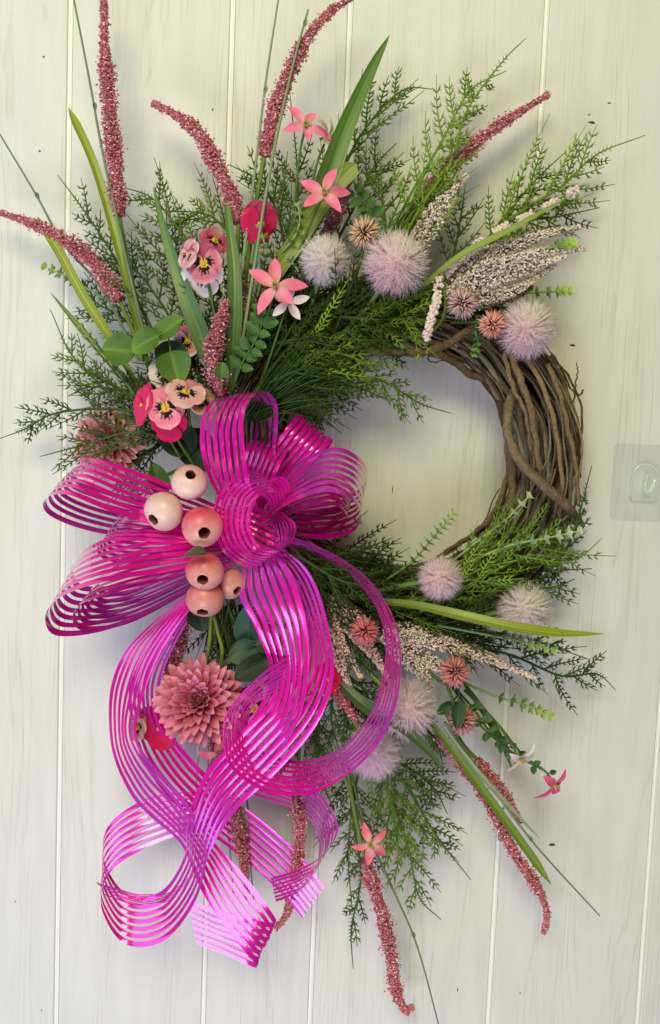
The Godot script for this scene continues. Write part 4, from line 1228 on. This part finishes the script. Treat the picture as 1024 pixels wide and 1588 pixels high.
	pansy("red pansy seen from the side at the left of the cluster above the bow", 222, 628, 112, 32, Vector3(-0.75, 0.15, 0.6), 0.3, rd, rd, rd, [250, 660, 100, 280, 710, 90])
	pansy("deep red pansy peeking out underneath the front pansy", 262, 655, 112, 29, Vector3(0.1, -0.5, 0.9), 0.0, rd, rd, rd, [])
	pansy("pale pink pansy tilted up at the right of the cluster above the bow", 288, 608, 118, 32, Vector3(0.2, 0.75, 0.75), -0.25, Color(0.66, 0.22, 0.30), Color(0.76, 0.38, 0.42), Color(0.80, 0.52, 0.50), [295, 660, 100])
	pansy("dull pink pansy half hidden behind the pale one above the bow", 312, 622, 106, 28, Vector3(0.5, 0.4, 0.6), -0.3, Color(0.55, 0.25, 0.25), Color(0.6, 0.3, 0.25), Color(0.6, 0.45, 0.3), [])
	pansy("mauve pink pansy with big white lower petals in the upper cluster", 316, 408, 112, 29, Vector3(0.1, -0.15, 1), 0.1, Color(0.46, 0.08, 0.19), Color(0.58, 0.13, 0.24), Color(0.74, 0.36, 0.42), [325, 450, 100, 340, 520, 85])
	pansy("white backed pansy hanging lowest in the upper cluster", 314, 424, 102, 33, Vector3(0.0, -0.45, 0.9), 0.15, Color(0.80, 0.68, 0.64), Color(0.82, 0.72, 0.68), Color(0.84, 0.76, 0.72), [])
	pansy("pink pansy turned left in the upper cluster", 293, 394, 112, 24, Vector3(-0.65, 0.2, 0.75), 0.4, Color(0.66, 0.28, 0.34), Color(0.62, 0.26, 0.32), Color(0.80, 0.62, 0.6), [])
	pansy("dark pink pansy at the back top of the upper cluster", 333, 374, 100, 25, Vector3(0.35, 0.5, 0.75), -0.2, Color(0.56, 0.20, 0.22), Color(0.44, 0.05, 0.14), Color(0.60, 0.16, 0.22), [340, 420, 90])
	pansy("large red pansy behind the bowing amaranth spike", 402, 345, 92, 30, Vector3(0.35, -0.45, 0.8), -0.2, Color(0.48, 0.05, 0.12), Color(0.62, 0.012, 0.10), Color(0.68, 0.03, 0.13), [395, 390, 85, 385, 470, 75])
	pansy("dark pansy peeking out right of the eucalyptus leaves", 292, 528, 88, 24, Vector3(-0.3, 0, 0.9), 0.2, Color(0.45, 0.12, 0.17), Color(0.5, 0.2, 0.22), cream, [])
	pansy("white pansy edge behind the eucalyptus leaves", 256, 580, 92, 26, Vector3(0.2, 0.2, 0.9), 0.2, Color(0.74, 0.64, 0.70), Color(0.74, 0.64, 0.70), cream, [])
	pansy("red pansy behind the left bow tail beside the chrysanthemum", 246, 1128, 82, 36, Vector3(-0.2, -0.2, 1), 0.35, rd, rd, rd, [260, 1080, 72])
	pansy("pink pansy edge at the outside of the left bow tail", 214, 1128, 82, 20, Vector3(-0.5, 0.1, 0.8), 0.3, Color(0.66, 0.30, 0.36), Color(0.66, 0.30, 0.36), cream, [])
	pansy("dark red pansy between the front chrysanthemum and the ribbon sash", 394, 1098, 92, 34, Vector3(0.1, 0.4, 0.9), 0.1, Color(0.50, 0.03, 0.10), Color(0.56, 0.06, 0.13), Color(0.62, 0.3, 0.3), [])
	pansy("pink pansy behind the sash right of the dark leaves", 430, 1076, 90, 26, Vector3(0.4, 0.3, 0.8), 0.1, Color(0.70, 0.30, 0.34), Color(0.66, 0.24, 0.28), cream, [])
	pansy("scarlet pansy peeking out right of the ribbon sash", 508, 1052, 90, 24, Vector3(0.3, 0.1, 0.9), 0.1, Color(0.62, 0.01, 0.04), Color(0.62, 0.01, 0.04), rd, [])
	# chrysanthemums
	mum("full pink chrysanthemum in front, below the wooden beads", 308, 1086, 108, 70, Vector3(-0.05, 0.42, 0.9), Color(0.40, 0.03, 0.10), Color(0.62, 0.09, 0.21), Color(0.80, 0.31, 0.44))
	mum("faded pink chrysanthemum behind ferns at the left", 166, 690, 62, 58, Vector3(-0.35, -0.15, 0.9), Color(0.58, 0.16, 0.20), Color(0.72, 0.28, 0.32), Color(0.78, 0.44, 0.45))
	# eucalyptus leaves
	var eu := Color(0.095, 0.19, 0.032)
	leaf_thing("round green leaf furthest left of the group above the bow", 210, 545, 98, -1, 0.05, 0.15, 50, 25, eu)
	leaf_thing("round green leaf overlapping the middle of the group above the bow", 246, 520, 108, -0.85, -0.5, 0.1, 48, 20, shade(eu, 1.05), Vector3(0.2, 0.3, 0.9))
	leaf_thing("pointed green leaf highest of the group above the bow", 243, 526, 104, 0.8, 0.72, 0.1, 54, 18, eu, Vector3(-0.2, 0.3, 0.9))
	leaf_thing("broad green leaf with a dark fold, lowest of the group above the bow", 265, 545, 104, 0.3, -0.9, 0.25, 52, 27, shade(eu, 0.9))
	leaf_thing("dark green leaf behind the lowest of the group above the bow", 262, 528, 90, 0.2, -1, 0.0, 46, 24, shade(eu, 0.5))
	leaf_thing("bluish dark leaf upright between the beads and the ribbon tail", 388, 998, 96, -0.12, 1, 0.2, 62, 22, Color(0.035, 0.085, 0.065), Vector3(-0.4, 0, 0.9))
	leaf_thing("dark round leaf below the bluish one", 402, 1004, 100, -1, -0.35, 0.15, 52, 22, Color(0.045, 0.085, 0.045))
	leaf_thing("dark folded leaf half under the ribbon tail", 398, 1000, 104, 0.95, 0.2, 0.1, 44, 18, Color(0.05, 0.095, 0.045), Vector3(0, 0.4, 0.9))
	leaf_thing("darkest oval leaf just above the chrysanthemum", 418, 1018, 106, -0.85, -0.62, 0.1, 66, 20, Color(0.025, 0.045, 0.022))
	leaf_thing("dark green leaf right behind the oval one", 408, 1022, 100, 0.9, -0.3, 0.15, 48, 22, Color(0.04, 0.075, 0.035))
	leaf_thing("pale narrow leaf turned edge on beside the chrysanthemum", 342, 1036, 96, 0.65, 0.8, 0.2, 56, 6, Color(0.16, 0.21, 0.14), Vector3(0.5, -0.3, 0.8))
	leaf_thing("dark green leaf standing beside the pale beads", 252, 768, 110, -0.3, 1, 0.1, 52, 17, Color(0.045, 0.115, 0.025), Vector3(0.4, 0.1, 0.9))
	leaf_thing("dark leaf behind the lowest wooden bead", 310, 940, 96, 0.15, -1, 0.1, 40, 22, Color(0.02, 0.05, 0.02))
	leaf_thing("large dark leaf under the pansies above the bow", 300, 700, 80, -0.6, 0.5, 0.1, 70, 28, Color(0.03, 0.06, 0.035))
	leaf_thing("large dark leaf behind the upright bow loop", 290, 668, 76, 0.5, -0.85, 0.1, 70, 30, Color(0.025, 0.055, 0.035))
	leaf_thing("small round green leaf on the dark pink spike above the bow", 344, 586, 128, 0.05, 1, 0.2, 24, 11, Color(0.09, 0.19, 0.045), Vector3(0.1, 0, 1), -0.1, 0.4)
	leaf_thing("little dark green leaf under the red thistle's ribbon", 700, 1090, 96, -0.6, -0.4, 0.3, 30, 9, Color(0.03, 0.07, 0.03))
	# sprigs
	var lt := Color(0.42, 0.55, 0.16)
	var ltg := Color(0.10, 0.20, 0.06)
	sprig("yellow green leafy sprig leaning into the wreath opening", [590, 905, 88, 640, 870, 96, 675, 830, 94, 703, 798, 86], 11, 13, ltg, lt)
	sprig("pale tipped sprig pointing up against the vines", [690, 880, 92, 740, 840, 108, 785, 805, 112, 818, 772, 108], 7, 14, Color(0.18, 0.30, 0.12), Color(0.48, 0.58, 0.24))
	sprig("pale sprig lying on the bright ferns at the right", [730, 870, 106, 790, 846, 112, 850, 834, 106, 895, 824, 94], 7, 14, Color(0.18, 0.30, 0.14), Color(0.50, 0.56, 0.34))
	sprig("light green sprig with star tips under the olive blade", [680, 970, 92, 760, 985, 108, 810, 995, 110, 856, 1007, 104], 8, 15, Color(0.12, 0.24, 0.10), lt, 0.32, 0.35)
	sprig("light green sprig with star tips near the lower right lilies", [700, 1050, 80, 770, 1080, 84, 820, 1095, 80, 852, 1110, 72], 7, 14, Color(0.08, 0.16, 0.06), lt, 0.32, 0.35)
	sprig("small sprig with a lime tip right of the upper heather", [770, 462, 80, 820, 454, 84, 860, 452, 78, 882, 451, 68], 6, 12, Color(0.09, 0.18, 0.05), Color(0.42, 0.6, 0.12), 0.28)
	sprig("lime star tip above the end of the heather fan", [820, 392, 90, 850, 385, 94, 872, 380, 90, 887, 378, 84], 4, 13, Color(0.1, 0.2, 0.06), Color(0.45, 0.62, 0.12), 0.34, 0.5)
	sprig("small sprig with a pale tip at the far left", [190, 480, 50, 140, 450, 48, 105, 430, 42, 72, 414, 34], 6, 13, Color(0.10, 0.20, 0.08), lt, 0.26, 0.4)
	sprig("pale green sprig lying along the short left blade", [230, 640, 66, 185, 580, 70, 155, 545, 66, 128, 510, 56], 7, 13, Color(0.10, 0.20, 0.07), Color(0.34, 0.46, 0.14), 0.26)
	sprig("light green sprig between the lilies and the upright stalks", [400, 460, 95, 408, 420, 104, 412, 390, 104, 405, 355, 98], 6, 15, Color(0.10, 0.19, 0.05), Color(0.34, 0.45, 0.12), 0.22)
	sprig("light green sprig left of the middle lily", [430, 400, 96, 455, 370, 104, 465, 345, 106, 463, 322, 102], 5, 13, Color(0.14, 0.24, 0.07), Color(0.36, 0.48, 0.14), 0.24)
	sprig("dark sprig in the thicket right of the upright bow loop", [400, 690, 70, 425, 665, 80, 440, 645, 82, 448, 620, 78], 6, 14, Color(0.06, 0.13, 0.03), Color(0.16, 0.25, 0.06))
	sprig("little green sprig hanging from the pompom on the vine", [740, 490, 92, 738, 515, 100, 742, 530, 98, 738, 545, 92], 5, 13, Color(0.07, 0.16, 0.04), Color(0.15, 0.28, 0.06))
	sprig("pale sprig beside the white lily above the grass tuft", [470, 440, 96, 462, 420, 100, 452, 405, 98, 448, 390, 92], 5, 12, Color(0.16, 0.26, 0.12), Color(0.34, 0.44, 0.24), 0.22)
	bud_sprig("sprig of small round fleshy leaves under the lowest top lily", [355, 620, 90, 375, 565, 104, 395, 530, 110, 412, 490, 108], 7, 11, Color(0.075, 0.16, 0.045))
	bud_sprig("sprig of small round leaves above the peach thistle", [590, 390, 70, 582, 350, 74, 570, 320, 74, 552, 300, 70], 5, 10, Color(0.07, 0.16, 0.035))
	bud_sprig("leafy stem with small buds leading to the two lower right lilies", [690, 1050, 72, 720, 1090, 76, 750, 1130, 74, 800, 1170, 66, 852, 1200, 62], 7, 7, Color(0.05, 0.12, 0.035))
	bud_sprig("second leafy stem with small buds left of the white lily", [700, 1060, 66, 735, 1100, 70, 760, 1135, 66, 790, 1160, 60], 5, 8, Color(0.06, 0.13, 0.04))
	# wooden beads
	var bp := Color(0.80, 0.40, 0.35)
	wooden_bead("pale pink wooden bead highest in the cluster", 294, 748, 132, 28, 300, 733, Color(0.80, 0.60, 0.54), Color(0.74, 0.42, 0.38))
	wooden_bead("pale pink wooden bead furthest left in the cluster", 254, 793, 136, 31, 240, 806, Color(0.80, 0.58, 0.52), Color(0.74, 0.46, 0.42))
	wooden_bead("large rosy wooden bead in the centre of the cluster", 314, 817, 146, 32, 322, 825, bp, Color(0.66, 0.055, 0.10))
	wooden_bead("red stained wooden bead under the little brown leaf", 318, 886, 142, 30, 318, 897, bp, Color(0.60, 0.05, 0.08))
	wooden_bead("lowest rosy wooden bead", 318, 929, 130, 30, 317, 949, Color(0.70, 0.32, 0.28), Color(0.60, 0.14, 0.16))
	wooden_bead("rosy wooden bead half hidden behind the ribbon tail", 357, 905, 112, 25, 372, 915, Color(0.74, 0.38, 0.33), Color(0.64, 0.22, 0.22))
	leaf_thing("small curled brownish leaf on top of the red stained bead", 320, 858, 166, -1, 0.1, 0.2, 34, 9, Color(0.085, 0.09, 0.05), Vector3(0, 0.7, 0.7), -0.35, 0.3)

func make_bow() -> void:
	var o := thing("ribbon_bow", "large shiny magenta bow of striped ribbon with sheer gaps and long curling tails", "bow", W(395, 810, 60))
	ribbon(o, "ribbon_loop", [[400, 808, 95, 0.9, 0.1, 0.3, 16], [362, 765, 122, 0.84, 0.06, 0.5, 36], [345, 700, 144, 0.78, 0.06, 0.6, 48], [347, 645, 146, 0.74, 0.08, 0.66, 49], [372, 611, 120, 0.74, 0.1, 0.66, 48], [398, 634, 84, 0.74, 0.1, 0.66, 47], [398, 702, 66, 0.8, 0.1, 0.55, 38], [402, 785, 78, 0.9, 0.1, 0.3, 18]])
	ribbon(o, "ribbon_loop", [[408, 795, 95, 0.1, 0.9, -0.3, 16], [450, 755, 128, 0.14, 0.72, -0.66, 42], [505, 727, 150, 0.12, 0.64, -0.75, 52], [549, 738, 140, 0.1, 0.62, -0.78, 52], [565, 768, 112, 0.1, 0.62, -0.78, 52], [548, 794, 84, 0.1, 0.62, -0.78, 50], [500, 802, 66, 0.12, 0.68, -0.7, 46], [410, 802, 75, 0.1, 0.9, -0.3, 16]])
	ribbon(o, "ribbon_loop", [[405, 780, 70, 0.75, -0.6, 0.2, 18], [440, 722, 84, 0.76, -0.56, 0.3, 32], [470, 684, 92, 0.76, -0.54, 0.36, 36], [490, 662, 74, 0.76, -0.54, 0.36, 36], [476, 684, 48, 0.76, -0.54, 0.36, 36], [430, 745, 50, 0.75, -0.6, 0.2, 24]], 48)
	ribbon(o, "ribbon_loop", [[375, 818, 85, 0.3, 0.9, -0.3, 16], [290, 796, 116, 0.34, 0.72, -0.6, 36], [200, 764, 138, 0.32, 0.64, -0.7, 46], [128, 738, 134, 0.3, 0.6, -0.75, 46], [93, 748, 112, 0.28, 0.58, -0.77, 46], [104, 772, 86, 0.28, 0.6, -0.75, 45], [170, 796, 64, 0.32, 0.66, -0.68, 42], [270, 815, 60, 0.34, 0.78, -0.52, 30], [370, 823, 75, 0.3, 0.9, -0.3, 16]])
	ribbon(o, "ribbon_loop", [[385, 843, 90, 0.2, 0.9, -0.3, 18], [290, 848, 126, 0.24, 0.74, -0.62, 44], [192, 860, 152, 0.2, 0.64, -0.74, 56], [118, 886, 144, 0.16, 0.6, -0.78, 56], [92, 920, 116, 0.14, 0.58, -0.8, 56], [112, 946, 86, 0.16, 0.6, -0.78, 54], [188, 938, 64, 0.2, 0.66, -0.72, 48], [285, 898, 60, 0.2, 0.8, -0.54, 34], [380, 852, 75, 0.2, 0.9, -0.3, 16]])
	ribbon(o, "ribbon_loop", [[385, 850, 80, 0.3, 0.85, -0.4, 18], [300, 866, 110, 0.3, 0.72, -0.62, 34], [220, 880, 130, 0.28, 0.64, -0.72, 44], [156, 902, 124, 0.26, 0.6, -0.76, 44], [134, 928, 102, 0.24, 0.58, -0.78, 43], [152, 948, 78, 0.26, 0.6, -0.76, 42], [225, 935, 60, 0.3, 0.7, -0.65, 36], [350, 872, 60, 0.3, 0.86, -0.4, 20]])
	ribbon(o, "ribbon_loop", [[385, 832, 92, 0.3, 0.9, -0.3, 18], [300, 822, 116, 0.3, 0.74, -0.6, 28], [225, 815, 128, 0.28, 0.66, -0.7, 34], [178, 818, 112, 0.26, 0.62, -0.74, 34], [166, 834, 92, 0.26, 0.62, -0.74, 33], [190, 848, 72, 0.28, 0.66, -0.7, 32], [265, 850, 58, 0.3, 0.8, -0.5, 26], [375, 842, 72, 0.3, 0.9, -0.3, 16]], 56)
	ribbon(o, "ribbon_loop", [[410, 802, 88, 0.1, 0.9, -0.35, 18], [460, 772, 112, 0.12, 0.72, -0.66, 30], [505, 758, 122, 0.1, 0.64, -0.75, 36], [536, 768, 110, 0.1, 0.62, -0.78, 36], [540, 790, 88, 0.1, 0.64, -0.76, 34], [505, 804, 68, 0.1, 0.72, -0.66, 32], [425, 808, 66, 0.1, 0.9, -0.35, 18]], 56)
	ribbon(o, "ribbon_loop", [[395, 800, 80, 0.9, -0.1, 0.3, 18], [398, 740, 100, 0.9, -0.2, 0.38, 30], [412, 700, 100, 0.88, -0.24, 0.42, 34], [420, 690, 76, 0.88, -0.24, 0.42, 34], [414, 725, 54, 0.9, -0.2, 0.36, 30], [400, 790, 70, 0.9, -0.1, 0.3, 18]], 48)
	# the two tails at the left
	ribbon(o, "ribbon_tail", [[385, 850, 100, 0.8, 0.5, 0.3, 18], [335, 890, 114, 0.78, 0.5, 0.35, 34], [275, 945, 118, 0.8, 0.42, 0.4, 42], [222, 1010, 114, 0.85, 0.3, 0.45, 42], [195, 1080, 108, 0.8, 0.12, 0.6, 40], [192, 1150, 104, 0.68, 0.35, 0.62, 40], [222, 1210, 98, 0.66, 0.62, 0.42, 40], [262, 1255, 92, 0.70, 0.62, 0.35, 38], [304, 1305, 92, 0.82, 0.40, 0.40, 32], [345, 1370, 100, 0.80, 0.56, 0.15, 39], [392, 1434, 102, 0.55, 0.82, 0.05, 41], [413, 1464, 92, 0.34, 0.94, 0, 41], [390, 1462, 83, 0.05, 0.98, 0, 40], [345, 1447, 80, -0.22, 0.96, 0, 40], [298, 1428, 79, -0.25, 0.95, 0, 40]], 130)
	ribbon(o, "ribbon_tail", [[370, 860, 85, 0.8, 0.4, 0.3, 18], [310, 920, 92, 0.8, 0.4, 0.35, 32], [258, 985, 92, 0.82, 0.35, 0.4, 34], [224, 1060, 86, 0.8, 0.2, 0.55, 36], [232, 1130, 80, 0.75, 0.35, 0.5, 40], [270, 1195, 72, 0.72, 0.6, 0.3, 42], [330, 1255, 62, 0.66, 0.7, 0.2, 40], [395, 1305, 56, 0.62, 0.75, 0.2, 38], [445, 1350, 56, 0.58, 0.8, 0.15, 36], [486, 1400, 62, 0.5, 0.85, 0.1, 34]], 96)
	# the sash on the right that crosses down into the curl at the left
	ribbon(o, "ribbon_tail", [[410, 845, 100, 0.9, 0.2, 0.3, 18], [452, 890, 112, 0.9, 0.2, 0.4, 32], [482, 960, 118, 0.9, 0, 0.42, 30], [490, 1030, 118, 0.84, -0.35, 0.4, 34], [462, 1098, 116, 0.78, -0.58, 0.22, 40], [400, 1168, 110, 0.74, -0.65, 0.15, 43], [340, 1232, 104, 0.78, -0.55, 0.3, 38], [308, 1300, 108, 0.6, -0.45, 0.65, 34], [295, 1362, 108, 0.38, -0.72, 0.58, 36], [252, 1420, 100, 0.2, -0.78, 0.58, 38], [195, 1424, 90, 0.12, -0.76, 0.62, 38], [160, 1370, 84, 0.14, -0.74, 0.65, 37], [168, 1318, 80, 0.2, -0.76, 0.6, 36], [215, 1282, 74, 0.3, -0.8, 0.5, 36], [270, 1262, 66, 0.36, -0.82, 0.4, 34], [320, 1258, 60, 0.3, -0.85, 0.4, 30]], 130)
	ribbon(o, "ribbon_tail", [[305, 1352, 74, 0.3, 0.75, 0.6, 18], [262, 1390, 76, 0.2, 0.8, 0.55, 18], [215, 1396, 82, 0.05, 0.82, 0.55, 19], [156, 1376, 90, -0.25, 0.85, 0.45, 19]], 40)
	# the inner tail and the long arc
	ribbon(o, "ribbon_tail", [[400, 850, 106, 0.9, 0.35, 0.2, 18], [412, 905, 122, 0.9, 0.38, 0.15, 46], [436, 970, 124, 0.94, 0.25, 0.2, 42], [448, 1040, 120, 0.9, 0, 0.35, 34], [436, 1100, 116, 0.84, -0.4, 0.3, 34], [395, 1160, 102, 0.76, -0.6, 0.2, 36], [345, 1215, 92, 0.74, -0.62, 0.2, 34], [318, 1270, 84, 0.7, -0.5, 0.4, 28]], 80)
	ribbon(o, "ribbon_tail", [[415, 835, 96, 0.15, 0.7, 0.6, 14], [480, 848, 112, 0.16, 0.4, 0.9, 22], [552, 890, 130, 0.26, 0.22, 0.94, 30], [598, 955, 136, 0.3, 0.08, 0.95, 35], [609, 1030, 140, 0.32, -0.03, 0.95, 35], [592, 1110, 142, 0.28, -0.14, 0.95, 35], [545, 1172, 138, 0.18, -0.3, 0.94, 34], [480, 1204, 122, 0.06, -0.5, 0.86, 33], [415, 1198, 110, -0.1, -0.62, 0.76, 32], [370, 1162, 114, -0.45, -0.5, 0.72, 30], [370, 1105, 120, -0.7, -0.1, 0.68, 28], [412, 1062, 122, -0.5, 0.5, 0.68, 28], [462, 1030, 112, -0.4, 0.7, 0.55, 28]], 130)
	ribbon(o, "ribbon_tail", [[350, 1200, 70, 0.2, 0.85, 0.45, 30], [425, 1222, 62, 0.2, 0.82, 0.5, 34], [482, 1246, 60, 0.35, 0.72, 0.6, 36], [508, 1290, 68, 0.45, 0.55, 0.7, 36], [498, 1336, 80, 0.2, 0.78, 0.58, 35], [466, 1364, 86, 0.02, 0.85, 0.52, 34], [424, 1380, 88, -0.12, 0.86, 0.5, 33]], 80)
	# the coil at the heart of the bow, closed behind by the band of the knot
	ribbon(o, "knot_band", [[352, 770, 84, 0.3, -0.9, 0.3, 30], [372, 800, 112, 0.3, -0.9, 0.25, 40], [400, 822, 118, 0.3, -0.92, 0.2, 44], [432, 838, 108, 0.3, -0.9, 0.25, 40], [448, 850, 80, 0.3, -0.9, 0.3, 32]], 40)
	ribbon(o, "centre_coil", [[445, 775, 118, 0.5, -0.45, 0.75, 26], [412, 748, 138, 0.55, -0.42, 0.72, 36], [374, 762, 148, 0.64, -0.2, 0.74, 44], [358, 806, 150, 0.68, 0.02, 0.73, 48], [372, 850, 148, 0.64, 0.26, 0.72, 48], [408, 868, 142, 0.52, 0.42, 0.74, 46], [438, 848, 130, 0.42, 0.36, 0.82, 42], [440, 814, 116, 0.5, 0.15, 0.84, 38], [420, 792, 104, 0.6, 0, 0.78, 32]], 80)
	ribbon(o, "centre_coil", [[378, 790, 130, 0.7, 0.5, 0.4, 24], [398, 758, 140, 0.66, 0.5, 0.5, 28], [424, 754, 142, 0.6, 0.56, 0.55, 28], [434, 776, 130, 0.58, 0.58, 0.55, 27], [410, 800, 116, 0.66, 0.5, 0.5, 22]], 40)
